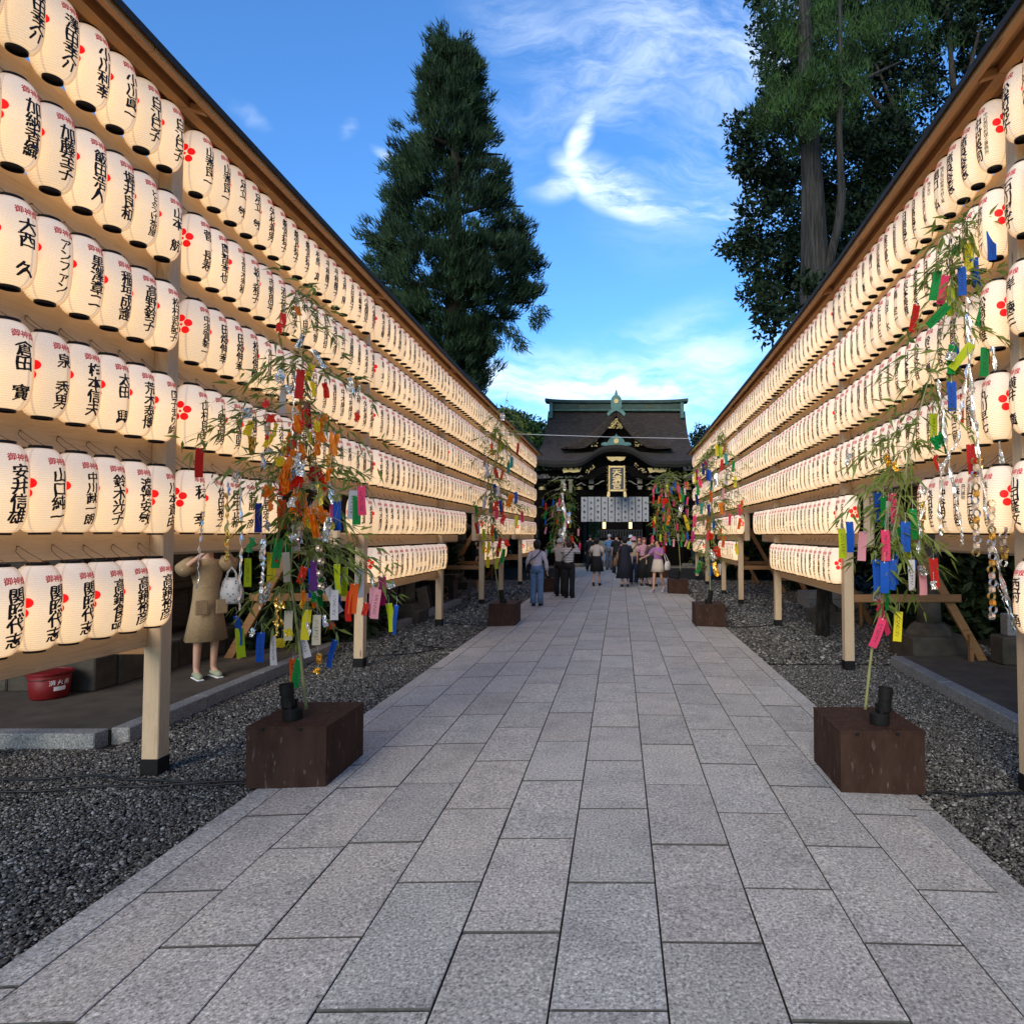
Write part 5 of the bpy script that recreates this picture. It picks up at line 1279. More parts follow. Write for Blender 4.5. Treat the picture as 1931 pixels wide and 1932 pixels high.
def bez(a, c, b_, n_):
    return [a * (1 - t_) ** 2 + c * 2 * t_ * (1 - t_) + b_ * t_ ** 2 for t_ in [i / n_ for i in range(n_ + 1)]]
STRIPS = []
def bamboo(label, stem, Y, hang, seed, extra_leaf=(), leaf_per=1.0, s_r=.011, lsize=.10, deco=None, jy=.28):
    """stem: photo-guided points at distance Y; hang: (colour, x, y, tilt[, kind]) tops of what hangs from it"""
    r_ = random.Random(seed)
    sp = [at(x, y, Y) for x, y in stem]; root = empty('bamboo', sp[0], label=label + ' standing in its planter, hung with paper strips', cat='bamboo', group='decorated bamboo standing in the planters')
    o = sp[0]
    # densify
    S = []
    for i in range(len(sp) - 1):
        for q in range(6): S.append(sp[i].lerp(sp[i + 1], q / 6) )
    S.append(sp[-1])
    rad = [s_r * (1 - .8 * i / len(S)) * (1.22 if i % 5 == 0 else 1) for i in range(len(S))]
    MB().tube([p - o for p in S], rad, 8).build('stem', M['bamboo'], root, smooth=True)
    tw = MB(); nodes = []
    def twig(b_, w0=.0035):
        # spring from the stem a little above or below the target and arch out to it
        zt = b_.z + r_.uniform(.02, .35); k_ = min(range(3, len(S)), key=lambda i: abs(S[i].z - min(zt, S[-1].z)))
        a = S[k_]; c = (a + b_) / 2 + Vector((0, 0, .04 + .22 * (a - b_).length * r_.uniform(.3, 1)))
        P = bez(a, c, b_, 7); tw.tube([p - o for p in P], [w0 * (1 - .75 * i / 7) for i in range(8)], 5)
        for i in range(2, 8): nodes.append((P[i], (P[i] - P[i - 1]).normalized()))
        return P
    for h_ in hang:
        col, x, y, tilt = h_[:4]; yy = Y + r_.uniform(-jy, jy) * (.5 if len(h_) < 5 or h_[4] != 'back' else 1)
        tip = at(x, y - 6 * 12 / Y * .35, yy) + Vector((0, 0, .055)); twig(tip)
        STRIPS.append((label, col, at(x, y, yy), tilt, yy))
    for x, y in extra_leaf:
        P = twig(at(x, y, Y + r_.uniform(-jy, jy)))
        for q in range(2):                           # side shoots
            a = P[3 + q * 2]; e = a + Vector((r_.uniform(-.16, .16), r_.uniform(-.16, .16), r_.uniform(-.02, .12))); tw.tube([a - o, e - o], [.0018, .0008], 4); nodes.append((e, (e - a).normalized()))
    tw.build('twigs', M['bamboo'], root)
    Vs = []
    for p, d in nodes:
        for _ in range(int(r_.uniform(2, 5.4) * leaf_per + .5)):
            dd = (d + Vector((r_.gauss(0, .75), r_.gauss(0, .75), r_.gauss(-.18, .45)))).normalized(); L = lsize * r_.uniform(.6, 1.5); s_ = dd.cross(Vector((r_.gauss(0, 1), r_.gauss(0, 1), r_.gauss(0, 1)))).normalized(); w_ = L * .092
            b0 = p + dd * .012; dr = Vector((0, 0, -.10 * L))
            Vs.append([b0 - o, b0 + dd * L * .35 + s_ * w_ - o, b0 + dd * L + dr * 2 - o, b0 + dd * L * .35 - s_ * w_ - o])
    V = np.array([[tuple(q) for q in f] for f in Vs]).reshape(-1, 3)
    link('leaves', np_mesh('leaves', V, np.arange(len(V)).reshape(-1, 4), M['bleaf']), root)['kind'] = 'stuff'
    return root, twig
LN, RN_ = 'near left bamboo', 'near right bamboo'
hL = [('red', 378, 845, 0), ('navy', 488, 949, 0), ('orange', 532, 943, 0), ('orange', 566, 997, 2), ('white', 557, 989, -4), ('green', 543, 1004, 0), ('lime', 468, 1053, 0), ('yellow', 511, 1042, 0), ('cream', 539, 1042, -3), ('green', 526, 1016, 6),
      ('lime', 636, 1064, -6), ('lime', 651, 1070, 3), ('white', 679, 1073, 0), ('white', 632, 1113, 0), ('orange', 669, 1101, 4), ('blue', 643, 1088, 0), ('magenta', 721, 1088, 0), ('rose', 705, 1108, 0), ('rose', 713, 1112, 6), ('blue', 590, 1072, 0), ('purple', 592, 1058, 3), ('green', 603, 1090, 0),
      ('white', 618, 1108, -32), ('cream', 545, 1152, 0), ('yellow', 580, 1150, 4), ('white', 566, 1187, -18), ('white', 516, 1199, -5), ('blue', 493, 1193, 0), ('lime', 452, 1185, -5), ('blue', 446, 1162, -5), ('orange', 553, 1242, -3), ('green', 564, 1243, 8),
      ('blue', 633, 1207, 14), ('pink', 682, 917, -4), ('white', 667, 925, 4), ('green', 673, 935, 0), ('pink', 629, 940, 0), ('blue', 636, 946, -3), ('cream', 598, 1160, 0), ('lime', 733, 1138, -6), ('blue', 748, 1141, 3), ('red', 568, 697, 4), ('white', 537, 730, 0), ('magenta', 580, 757, -6), ('red', 661, 1115, 0), ('red', 540, 880, 6)]
xl = [(345, 828), (365, 850), (400, 760), (430, 770), (455, 745), (420, 815), (600, 545), (560, 560), (620, 600), (540, 590), (640, 640), (500, 700), (660, 730), (700, 755), (480, 770), (690, 845), (710, 880), (440, 880), (400, 905), (620, 800), (450, 930), (520, 640), (610, 700), (430, 960), (700, 930), (735, 1060), (690, 1050), (500, 900), (590, 860), (640, 880), (470, 985), (660, 1000), (500, 1060), (720, 1080), (590, 610), (545, 840), (575, 800), (610, 920)]
bL, twL = bamboo(LN, [(578, 1338), (571, 1274), (563, 1197), (553, 1130), (547, 1085), (556, 1000), (568, 900), (566, 780), (572, 660), (562, 555)], 4.62, hL, 1, xl, .60, lsize=.092)
hR = [('red', 1840, 447, -68), ('blue', 1867, 436, 0), ('yellow', 1825, 458, 0), ('blue', 1836, 486, -6), ('blue', 1812, 503, 0), ('red', 1815, 503, 38), ('green', 1768, 512, 10), ('green', 1788, 575, 44), ('pink', 1783, 519, 10), ('lime', 1792, 542, 0), ('green', 1861, 560, 16), ('red', 1728, 575, 12), ('red', 1857, 633, 0), ('blue', 1801, 647, -3), ('green', 1796, 650, 4),
      ('lime', 1832, 648, 38), ('green', 1857, 655, 4), ('lime', 1759, 780, 2), ('green', 1778, 800, -10), ('blue', 1793, 720, 0), ('red', 1813, 743, 0), ('red', 1829, 838, -3), ('blue', 1655, 929, 0), ('green', 1665, 937, 0), ('white', 1674, 946, 3), ('pink', 1681, 931, -6), ('lime', 1586, 997, 0), ('blue', 1601, 984, 0), ('rose', 1627, 1003, 3), ('pink', 1668, 1000, 0),
      ('green', 1720, 960, -3), ('green', 1694, 990, 5), ('blue', 1706, 984, 0), ('lime', 1701, 1000, -10), ('blue', 1650, 1056, -3), ('white', 1656, 1078, 5), ('blue', 1667, 1060, 2), ('blue', 1683, 1055, 4), ('blue', 1690, 1046, 0), ('green', 1675, 1093, 5), ('pink', 1660, 1130, 0), ('pink', 1664, 1167, 22), ('pink', 1656, 1146, -22), ('yellow', 1694, 1154, 4), ('blue', 1722, 1056, 3), ('white', 1717, 1056, 0), ('rose', 1736, 1067, -2), ('red', 1759, 1053, -3), ('white', 1686, 985, 0)]
xr = [(1850, 425), (1880, 470), (1745, 470), (1770, 500), (1730, 530), (1900, 560), (1820, 420), (1780, 440), (1700, 640), (1720, 700), (1690, 760), (1760, 590), (1870, 600), (1650, 800), (1640, 850), (1600, 880), (1680, 830), (1710, 900), (1760, 860), (1620, 930), (1640, 980), (1700, 1060), (1790, 1050), (1770, 1070), (1740, 1150), (1610, 1060), (1640, 1040), (1650, 950), (1890, 640), (1910, 520), (1720, 620), (1740, 760), (1650, 720), (1670, 1120), (1830, 520), (1800, 560)]
bR, twR = bamboo(RN_, [(1631, 1338), (1639, 1261), (1646, 1203), (1659, 1163), (1679, 1031), (1699, 920), (1714, 858), (1731, 783), (1749, 720), (1774, 633), (1795, 520), (1822, 430)], 4.5, hR, 2, xr, .55, lsize=.095)
def rand_hang(seed, n_, x0, x1, y0, y1, cols, shape=None):
    r_ = random.Random(seed); out = []
    while len(out) < n_:
        x, y = r_.uniform(x0, x1), r_.uniform(y0, y1)
        if shape and not shape((x - x0) / (x1 - x0), (y - y0) / (y1 - y0)): continue
        out.append((r_.choice(cols), x, y, r_.gauss(0, 7)))
    return out
mix_ = ['green', 'blue', 'pink', 'lime', 'red', 'white', 'yellow', 'orange', 'rose', 'teal', 'magenta', 'white', 'navy']
def rl_(seed, n_, x0, x1, y0, y1):
    r_ = random.Random(seed); return [(r_.uniform(x0, x1), r_.uniform(y0, y1)) for _ in range(n_)]
bamboo('second left bamboo', [(943, 1133), (936, 1090), (929, 1040), (925, 960), (932, 880), (945, 800), (958, 738)], 12.1, rand_hang(3, 34, 893, 985, 830, 1030, mix_) + [('white', 902, 988, 0), ('lime', 912, 998, 0), ('blue', 973, 928, 0), ('yellow', 920, 1050, 0), ('lime', 937, 1052, 0)], 3, rl_(4, 34, 885, 1000, 780, 1000), .8, .012, .09)
bamboo('third left bamboo', [(1058, 1080), (1056, 1040), (1054, 980), (1060, 930), (1068, 900)], 18.9, rand_hang(5, 20, 1020, 1095, 920, 1040, ['white', 'white', 'rose', 'blue', 'pink', 'teal', 'green', 'red', 'magenta']), 5, rl_(6, 20, 1022, 1098, 890, 1010), .7, .012, .10)
bamboo('second right bamboo', [(1340, 1135), (1338, 1080), (1336, 1010), (1344, 930), (1352, 860), (1358, 808)], 12.0, rand_hang(7, 44, 1300, 1400, 830, 1075, mix_ + ['red', 'pink'], lambda u_, v_: abs(u_ - .5) < .2 + .3 * math.sin(v_ * 3.1)), 7, rl_(8, 34, 1295, 1410, 830, 1080), .8, .012, .09)
bamboo('third right bamboo', [(1283, 1078), (1280, 1030), (1268, 970), (1255, 920), (1244, 898)], 18.4, rand_hang(9, 58, 1228, 1300, 905, 1045, mix_ + ['orange', 'red', 'green', 'pink'], lambda u_, v_: v_ < .9), 9, rl_(10, 24, 1226, 1305, 890, 1030), .6, .012, .10)
bamboo('fourth left bamboo', [(1072, 1060), (1070, 1010), (1065, 960)], 25.3, rand_hang(11, 10, 1050, 1090, 950, 1010, mix_), 11, rl_(12, 8, 1045, 1095, 940, 1010), .7, .012, .15)
bamboo('fourth right bamboo', [(1240, 1060), (1238, 1010), (1242, 960)], 25.3, rand_hang(13, 14, 1226, 1262, 940, 1020, mix_), 13, rl_(14, 8, 1222, 1266, 930, 1010), .7, .012, .15)
# hang every paper strip as its own thing
bygrp = {}
for i, s_ in enumerate(STRIPS): bygrp.setdefault((s_[0], s_[1]), []).append((s_[2].z, i))
rank = {}
for k_, L in bygrp.items():
    L.sort(reverse=True)
    for q, (_, i) in enumerate(L): rank[i] = (q, len(L))
for i, (lb_, col, p, tilt, yy) in enumerate(STRIPS):
    me = strip_mesh(col, i % 5); o = link('paper_strip', me, None, p, (0, R(tilt), R(rnd.gauss(0, 22))))
    q, n_ = rank[i]
    if n_ == 1: lab = f'only {col} paper wish strip hanging on the {lb_}'
    elif q == 0: lab = f'highest {col} paper wish strip hanging on the {lb_}'
    elif q == n_ - 1: lab = f'lowest {col} paper wish strip hanging on the {lb_}'
    else: lab = f'{ORD[min(q, 27)]} from the top of the {col} paper wish strips on the {lb_}'
    tag(o, lab, 'paper strip', f'paper wish strips on the {lb_}')
    link('thread', THR, o)
# foil ornaments
rf_ = random.Random(77)
fo = [(LN, rf_.choice(['orangefoil', 'redfoil', 'yellowfoil', 'orangefoil', 'silver', 'gold']), rf_.gauss(565, 33), rf_.uniform(800, 1000), rf_.uniform(.05, .085)) for _ in range(52)] + [(LN, rf_.choice(['silver', 'yellowfoil', 'redfoil', 'silver', 'greenfoil']), rf_.uniform(470, 660), rf_.uniform(1000, 1200), .05) for _ in range(12)] + [(LN, 'redfoil', 535, 612, .085), (LN, 'orangefoil', 560, 590, .05), (LN, 'silver', 572, 650, .07), (LN, 'silver', 590, 678, .07), (LN, 'silver', 530, 715, .08), (LN, 'silver', 545, 745, .07), (LN, 'silver', 552, 690, .07), (LN, 'yellowfoil', 590, 705, .07), (LN, 'yellowfoil', 588, 735, .06), (LN, 'redfoil', 612, 740, .07), (LN, 'silver', 465, 785, .06),
      (LN, 'yellowfoil', 475, 812, .07), (LN, 'gold', 474, 838, .06), (LN, 'redfoil', 505, 770, .06), (LN, 'redfoil', 512, 800, .07), (LN, 'orangefoil', 570, 765, .07), (LN, 'orangefoil', 560, 800, .07), (LN, 'redfoil', 575, 790, .07), (LN, 'silver', 680, 740, .05), (LN, 'silver', 660, 725, .05), (LN, 'redfoil', 672, 790, .05), (LN, 'yellowfoil', 515, 835, .06), (LN, 'silver', 510, 858, .05),
      (LN, 'yellowfoil', 585, 830, .06), (LN, 'yellowfoil', 600, 810, .06), (LN, 'redfoil', 545, 850, .08), (LN, 'orangefoil', 600, 855, .07), (LN, 'gold', 618, 878, .08), (LN, 'redfoil', 552, 898, .08), (LN, 'redfoil', 590, 900, .08), (LN, 'redfoil', 565, 915, .07), (LN, 'yellowfoil', 525, 880, .07), (LN, 'orangefoil', 530, 910, .07), (LN, 'silver', 495, 870, .06), (LN, 'silver', 620, 930, .07),
      (LN, 'silver', 632, 960, .07), (LN, 'orangefoil', 575, 950, .08), (LN, 'orangefoil', 590, 975, .07), (LN, 'yellowfoil', 600, 935, .08), (LN, 'gold', 560, 960, .07), (LN, 'orangefoil', 510, 960, .07), (LN, 'silver', 505, 1000, .06), (LN, 'greenfoil', 476, 1035, .08), (LN, 'silver', 497, 1040, .08), (LN, 'silver', 595, 1060, .06), (LN, 'silver', 505, 1130, .07), (LN, 'gold', 527, 1150, .06), (LN, 'gold', 522, 1185, .06),
      (LN, 'redfoil', 575, 1085, .06), (LN, 'orangefoil', 572, 1130, .06), (LN, 'orangefoil', 590, 1145, .05), (LN, 'yellowfoil', 531, 1222, .07), (LN, 'yellowfoil', 540, 1200, .05), (LN, 'gold', 600, 1248, .06), (LN, 'gold', 600, 1272, .05), (LN, 'redfoil', 505, 940, .06), (LN, 'silver', 445, 905, .06), (LN, 'silver', 430, 925, .05), (LN, 'redfoil', 690, 1150, .05), (LN, 'silver', 700, 1105, .05), (LN, 'silver', 545, 925, .06), (LN, 'silver', 735, 1112, .05),
      (RN_, 'greenfoil', 1806, 480, .07), (RN_, 'silver', 1810, 590, .06), (RN_, 'silver', 1795, 680, .06), (RN_, 'greenfoil', 1775, 835, .08), (RN_, 'greenfoil', 1760, 842, .07), (RN_, 'gold', 1670, 872, .06), (RN_, 'gold', 1683, 884, .05), (RN_, 'silver', 1602, 868, .05), (RN_, 'silver', 1770, 890, .06), (RN_, 'gold', 1845, 880, .07), (RN_, 'gold', 1843, 905, .07), (RN_, 'gold', 1742, 968, .08), (RN_, 'gold', 1738, 1000, .07), (RN_, 'redfoil', 1763, 875, .06), (RN_, 'silver', 1745, 935, .06),
      (RN_, 'silver', 1735, 1085, .06), (RN_, 'silver', 1760, 1110, .05),
      ('third left bamboo', 'silver', 1055, 960, .2), ('third left bamboo', 'silver', 1072, 980, .2), ('third left bamboo', 'silver', 1060, 1010, .2), ('third left bamboo', 'redfoil', 1078, 1018, .13), ('third left bamboo', 'silver', 1070, 1035, .16), ('third left bamboo', 'silver', 1065, 920, .12), ('third left bamboo', 'greenfoil', 1030, 975, .16),
      ('second left bamboo', 'silver', 948, 790, .1), ('second left bamboo', 'redfoil', 950, 985, .14), ('second left bamboo', 'redfoil', 935, 960, .14), ('second left bamboo', 'gold', 930, 860, .12), ('second left bamboo', 'greenfoil', 950, 1048, .12), ('second left bamboo', 'redfoil', 952, 1030, .12), ('second left bamboo', 'orangefoil', 965, 945, .12),
      ('second right bamboo', 'redfoil', 1342, 1020, .14), ('second right bamboo', 'redfoil', 1350, 1045, .14), ('second right bamboo', 'gold', 1345, 1075, .13), ('second right bamboo', 'greenfoil', 1322, 1075, .16), ('second right bamboo', 'orangefoil', 1360, 960, .12), ('second right bamboo', 'silver', 1350, 905, .12), ('second right bamboo', 'silver', 1338, 1050, .12),
      ('third right bamboo', 'orangefoil', 1262, 985, .18), ('third right bamboo', 'yellowfoil', 1290, 985, .2), ('third right bamboo', 'silver', 1285, 965, .2), ('third right bamboo', 'orangefoil', 1290, 1020, .16), ('third right bamboo', 'redfoil', 1255, 950, .15)]
HN = {'redfoil': 'red', 'orangefoil': 'orange', 'yellowfoil': 'yellow', 'greenfoil': 'green', 'silver': 'silver', 'gold': 'gold'}
DY = {LN: 4.62, RN_: 4.5, 'second left bamboo': 12.0, 'third left bamboo': 18.8, 'second right bamboo': 11.9, 'third right bamboo': 18.3}
fc = {}
MX = {LN: 562, RN_: 1775, 'second left bamboo': 935, 'third left bamboo': 1060, 'second right bamboo': 1345, 'third right bamboo': 1262}
for i, f in enumerate(fo): fc.setdefault((f[0], f[1], f[2] < MX[f[0]]), []).append((-f[3], i))
fr = {}
for k_, L in fc.items():
    L.sort(reverse=True)
    for q, (_, i) in enumerate(L): fr[i] = (q, len(L))
for i, (lb_, col, x, y, s_) in enumerate(fo):
    yy = DY[lb_] + rnd.uniform(-.14, .14); p = at(x, y, yy) + Vector((0, 0, s_))
    o = link('foil_ornament', foil_mesh(col, i, s_ * .62), None, p, (R(rnd.uniform(-15, 15)), R(rnd.uniform(-25, 25)), R(rnd.uniform(-50, 50))))
    q, n_ = fr[i]; w_ = {0: 'highest'}.get(q, 'lowest' if q == n_ - 1 else f'{ORD[min(q, 27)]} highest')
    tag(o, f'{w_ if n_ > 1 else "only"} crumpled {HN[col]} foil ornament {"left" if x < MX[lb_] else "right"} of the stem of the {lb_}', 'foil ornament', f'foil ornaments on the {lb_}')
    link('thread', THR, o)
for i, (lb_, col, pts, w_, lab) in enumerate([
    (RN_, 'silver', [(1822, 560), (1826, 650), (1832, 760), (1846, 870), (1870, 1010), (1890, 1100), (1915, 1190)], .018, 'longest silver foil streamer on the near right bamboo, ending lowest right'),
    (RN_, 'silver', [(1862, 555), (1868, 640), (1882, 760), (1886, 860), (1893, 980)], .016, 'silver foil streamer right of the others on the near right bamboo'),
    (RN_, 'silver', [(1765, 700), (1775, 760), (1785, 850), (1800, 930), (1812, 1000), (1814, 1030)], .013, 'silver foil streamer ending in front of the white right lanterns'),
    (RN_, 'silver', [(1835, 640), (1812, 760), (1806, 830), (1776, 880), (1770, 960), (1774, 1010)], .015, 'silver foil streamer curving left on the near right bamboo'),
    (RN_, 'silver', [(1750, 930), (1735, 980), (1732, 1050)], .012, 'short silver foil streamer low on the near right bamboo'),
    (RN_, 'silver', [(1880, 1100), (1890, 1130), (1915, 1188)], .006, 'thin silver tassel under the longest streamer on the right'),
    (LN, 'silver', [(384, 965), (380, 1000), (375, 1060), (372, 1113)], .010, 'thin silver foil tube hanging in front of the woman in the tan dress'),
    (LN, 'silver', [(455, 900), (455, 1010), (456, 1070), (450, 1153)], .011, 'thin silver foil tube hanging right of the white shopping bag'),
    (LN, 'gold', [(428, 930), (430, 980), (428, 1030), (428, 1060)], .016, 'gold foil spring hanging above the white shopping bag'),
    (LN, 'silver', [(500, 1020), (498, 1060), (494, 1100), (490, 1150)], .014, 'silver foil streamer in the middle of the near left bamboo'),
    (LN, 'gold', [(524, 1130), (523, 1170), (521, 1200)], .014, 'gold foil streamer beside the cream strip on the near left bamboo'),
    (LN, 'silver', [(560, 700), (556, 760), (552, 830)], .014, 'silver foil streamer high on the near left bamboo'),
    (LN, 'redfoil', [(556, 800), (552, 860), (550, 925)], .016, 'red foil streamer high on the near left bamboo'),
    ('third left bamboo', 'silver', [(1060, 930), (1066, 980), (1060, 1040), (1066, 1065)], .05, 'wide silver streamer bunch on the third left bamboo')]):
    P = [at(x, y, DY[lb_] - .08) for x, y in pts]; o = P[0]
    q = link('foil_streamer', streamer_mesh([p - o for p in P], col, w_, i), None, o); tag(q, lab, 'foil streamer')
for lb_, x, y0, y1, lab in [(RN_, 1838, 870, 1055, 'paper chain of gold and silver links left of the longest streamer'), (RN_, 1868, 950, 1175, 'longest paper chain of gold and silver links on the near right bamboo'), (RN_, 1890, 935, 1075, 'paper chain ending beside the near right post'), (LN, 603, 1000, 1130, 'silver paper chain on the near left bamboo')]:
    p0, p1 = at(x, y0, DY[lb_] - .12), at(x + 3, y1, DY[lb_] - .12); n_ = int((p0 - p1).length / .044); root = empty('paper_chain', p0, label=lab, cat='paper chain')
    for i in range(n_):
        link('chain_link', LKM[['silver', 'gold', 'silver', 'gold', 'silver'][(i * 7 + int(x)) % 5] if lb_ == RN_ else LKM and 'silver'], root, (p1 - p0) * (i / n_) + Vector((.006 * math.sin(i * 1.7), 0, 0)), (0, 0, R(85 if i % 2 else 10)))
# ================================================================== PEOPLE
M['skin'] = nmat('skin', (.50, .30, .21), (.46, .26, .18), 6, .55, spec=.3)
def flat(nm, c, rough=.8, scale=14, b=.004):
    return nmat(nm, c, tuple(x * .78 for x in c), scale, rough, b)
CM = {}
def cl(nm, c, **kw):
    if nm not in CM: CM[nm] = flat('cloth ' + nm, c, **kw)
    return CM[nm]
m, t, b = new_mat('striped knit'); s3 = t.node('ShaderNodeSeparateXYZ'); t.put(s3.inputs[0], t.node('ShaderNodeTexCoord').outputs['Object'])
t.put(b.inputs['Base Color'], t.mix(t.smooth(t.math('SINE', t.math('MULTIPLY', s3.outputs[2], 150)), .25, .45), (.55, .54, .55, 1), (.03, .03, .05, 1))); b.inputs['Roughness'].default_value = .8; CM['stripe'] = m
def skinmesh(verts, edges, rads, root_i, mat, sub=2):
    me = bpy.data.meshes.new('body'); me.from_pydata(verts, edges, []); o = bpy.data.objects.new('body', me); COL.objects.link(o)
    md = o.modifiers.new('s', 'SKIN'); md.use_smooth_shade = True
    for i, r_ in enumerate(rads): me.skin_vertices[0].data[i].radius = (r_ if isinstance(r_, tuple) else (r_, r_)); me.skin_vertices[0].data[i].use_root = False
    me.skin_vertices[0].data[root_i].use_root = True
    s_ = o.modifiers.new('u', 'SUBSURF'); s_.levels = sub; s_.render_levels = sub
    dg = bpy.context.evaluated_depsgraph_get(); dg.update(); out = bpy.data.meshes.new_from_object(o.evaluated_get(dg)); bpy.data.objects.remove(o)
    out.materials.clear(); out.materials.append(mat); out.name = 'body'
    out.polygons.foreach_set('use_smooth', [True] * len(out.polygons)); return out
def loft(rings, n=18, cap=True):
    """rings: (cx, cy, z, rx, ry)"""
    m_ = MB(); V = []; F = []
    for (x, y, z, rx, ry) in rings:
        for k in range(n): a = math.tau * k / n; V.append((x + rx * math.cos(a), y + ry * math.sin(a), z))
    for i in range(len(rings) - 1):
        for k in range(n): F.append((i * n + k, i * n + (k + 1) % n, (i + 1) * n + (k + 1) % n, (i + 1) * n + k))
    if cap: F.append(tuple(range(n - 1, -1, -1))); F.append(tuple((len(rings) - 1) * n + k for k in range(n)))
    return m_.add(V, F)
def person(label, x, y, h, rz, top, bottom, hair=('black', 'bob'), arms=((.10, .02), (.10, .02)), sleeve='short', bkind='skirt', hem=.45, stride=0.0, z0=0.0, shoes=(.02, .02, .02), hat=None, bag=None, headturn=0, group='people walking on the path', lean=0, wide=1.0, face=False, puff=1.0):
    """arms: per side (elbow, wrist) as points; rz = 0 faces away from the camera"""
    s = h / 1.60
    root = empty('person', (x, y, z0), rz, label=label, cat='person', group=group); root.scale = (s, s, s)
    def bone(side, k):  # default arm hanging
        return {'e': Vector((side * .225, -.01, 1.06)), 'w': Vector((side * .235, .05, .84))}[k]
    A = {}
    for i, side in enumerate((-1, 1)):
        a = arms[i]
        A[side] = (Vector(a[0]), Vector(a[1])) if isinstance(a[0], (tuple, list)) else (bone(side, 'e'), bone(side, 'w'))
    V = [(0, 0, .90), (0, 0, 1.02), (0, -.005, 1.16), (0, -.005, 1.28), (0, .0, 1.335), (0, .012, 1.395), (0, .022, 1.455), (0, .022, 1.525)]
    Rr = [(.125, .095), (.105, .08), (.125, .085), (.10, .07), .048, .050, (.070, .083), (.058, .070)]; E = [(0, 1), (1, 2), (2, 3), (3, 4), (4, 5), (5, 6), (6, 7)]
    def addv(p, r_, par): V.append(tuple(p)); Rr.append(r_); E.append((par, len(V) - 1)); return len(V) - 1
    ht = Matrix.Rotation(headturn, 3, 'Z')
    nose = addv(ht @ Vector((0, .105, 1.445)), .011, 6)
    for side in (-1, 1):
        sh = addv((side * .145, -.005, 1.285), .045, 3); el = addv(A[side][0], .034, sh); wr = addv(A[side][1], .022, el)
        d = (A[side][1] - A[side][0]).normalized(); pl = addv(A[side][1] + d * .045, (.030, .016), wr)
        up = Vector((0, 1, 0)) if abs(d.y) < .8 else Vector((0, 0, 1)); sd_ = d.cross(up).normalized()
        for q, ln in ((-1.5, .052), (-.5, .066), (.5, .070), (1.5, .060)):
            f1 = addv(A[side][1] + d * .075 + up * q * .0165, .0078, pl); addv(A[side][1] + d * (.075 + ln) + up * q * .019 + sd_ * side * .012, .0062, f1)
        th = addv(A[side][1] + d * .035 + up * .038, .0088, pl); addv(A[side][1] + d * .078 + up * .052, .0070, th)
    legs = {}
    for i, side in enumerate((-1, 1)):
        st = stride * (1 if side > 0 else -1)
        hp_ = (side * .078, 0, .84); kn = (side * .085, .02 + st * .5, .47 + .01 * abs(st)); an = (side * .085, st * 1.0 - .01 + (-.12 if st < -.05 else 0), .085 + (.05 if st < -.05 else 0)); to = (an[0] + side * .012, an[1] + .13, .035 + (.0 if st >= -.05 else .0))
        a = addv(hp_, .078, 0); b_ = addv(kn, .048, a); c = addv(an, .032, b_); d_ = addv(to, (.032, .022), c); legs[side] = (Vector(hp_), Vector(kn), Vector(an), Vector(to))
    body = link('body', skinmesh(V, E, Rr, 0, M['skin']), root)
    tc_ = top; bc_ = bottom
    # torso garment
    w_ = wide
    if bkind != 'dress':
        loft([(0, 0, .86, .148 * w_, .118 * w_), (0, 0, .94, .140 * w_, .112 * w_), (0, -.002, 1.04, .126 * w_, .102 * w_), (0, -.005, 1.16, .140, .108), (0, -.005, 1.25, .148, .098), (0, -.003, 1.30, .124, .082), (0, 0, 1.335, .07, .065)]).build('top', tc_, root, smooth=True)
    for side in (-1, 1):
        e, wv = A[side]; sh = Vector((side * .13, -.005, 1.285))
        if sleeve == 'long': P = [sh, sh.lerp(e, .5), e, e.lerp(wv, .5), e.lerp(wv, .96)]; RR = [.058, .054, .048, .044, .042]
        else: P = [sh, sh.lerp(e, .45), sh.lerp(e, .9 if puff == 1 else 1.05)]; RR = [.060 * puff, .062 * puff, .055 * puff]
        MB().tube(P, RR, 12).build('sleeve', tc_, root, smooth=True)
    if bkind == 'trousers':
        loft([(0, 0, .80, .16, .125), (0, 0, .90, .15, .118), (0, 0, 1.0, .132, .105)]).build('waistband', bc_, root, smooth=True)
        for side in (-1, 1):
            hp_, kn, an, to = legs[side]; MB().tube([hp_ + Vector((0, 0, .04)), hp_.lerp(kn, .5), kn, kn.lerp(an, .5), an + Vector((0, 0, -.02))], [.092, .084, .072, .070, .076], 14).build('trouser_leg', bc_, root, smooth=True)
    elif bkind in ('skirt', 'dress'):
        m_ = MB(); R0 = [(.98, .138, .108), (.90, .160, .125), (.75, .185, .15)]; zb = hem
        rr_ = [(z_, a, b2) for z_, a, b2 in R0 if z_ > zb + .05] + [(zb, R0[1][1] + (.78 - zb) * .14 + .03, .15 + (.78 - zb) * .14 + .01)]
        rg_ = [(0, 0, z_, a * w_, b2 * w_) for z_, a, b2 in rr_]
        if bkind == 'dress': rg_ = [(0, 0, 1.335, .07, .065), (0, -.003, 1.30, .130, .085), (0, -.005, 1.25, .16, .108), (0, -.005, 1.16, .155, .12), (0, 0, 1.05, .152 * w_, .122 * w_)] + rg_[1:]
        m_ = loft(rg_[::-1], 24, cap=True)
        # soft folds towards the hem
        m_.v = [(px_ * (1 + .085 * math.sin(9 * math.atan2(py_, px_)) * max(0, (.9 - pz) * 1.6)), py_ * (1 + .085 * math.sin(9 * math.atan2(py_, px_)) * max(0, (.9 - pz) * 1.6)), pz) for px_, py_, pz in m_.v]
        m_.build('dress' if bkind == 'dress' else 'skirt', bc_, root, smooth=True)
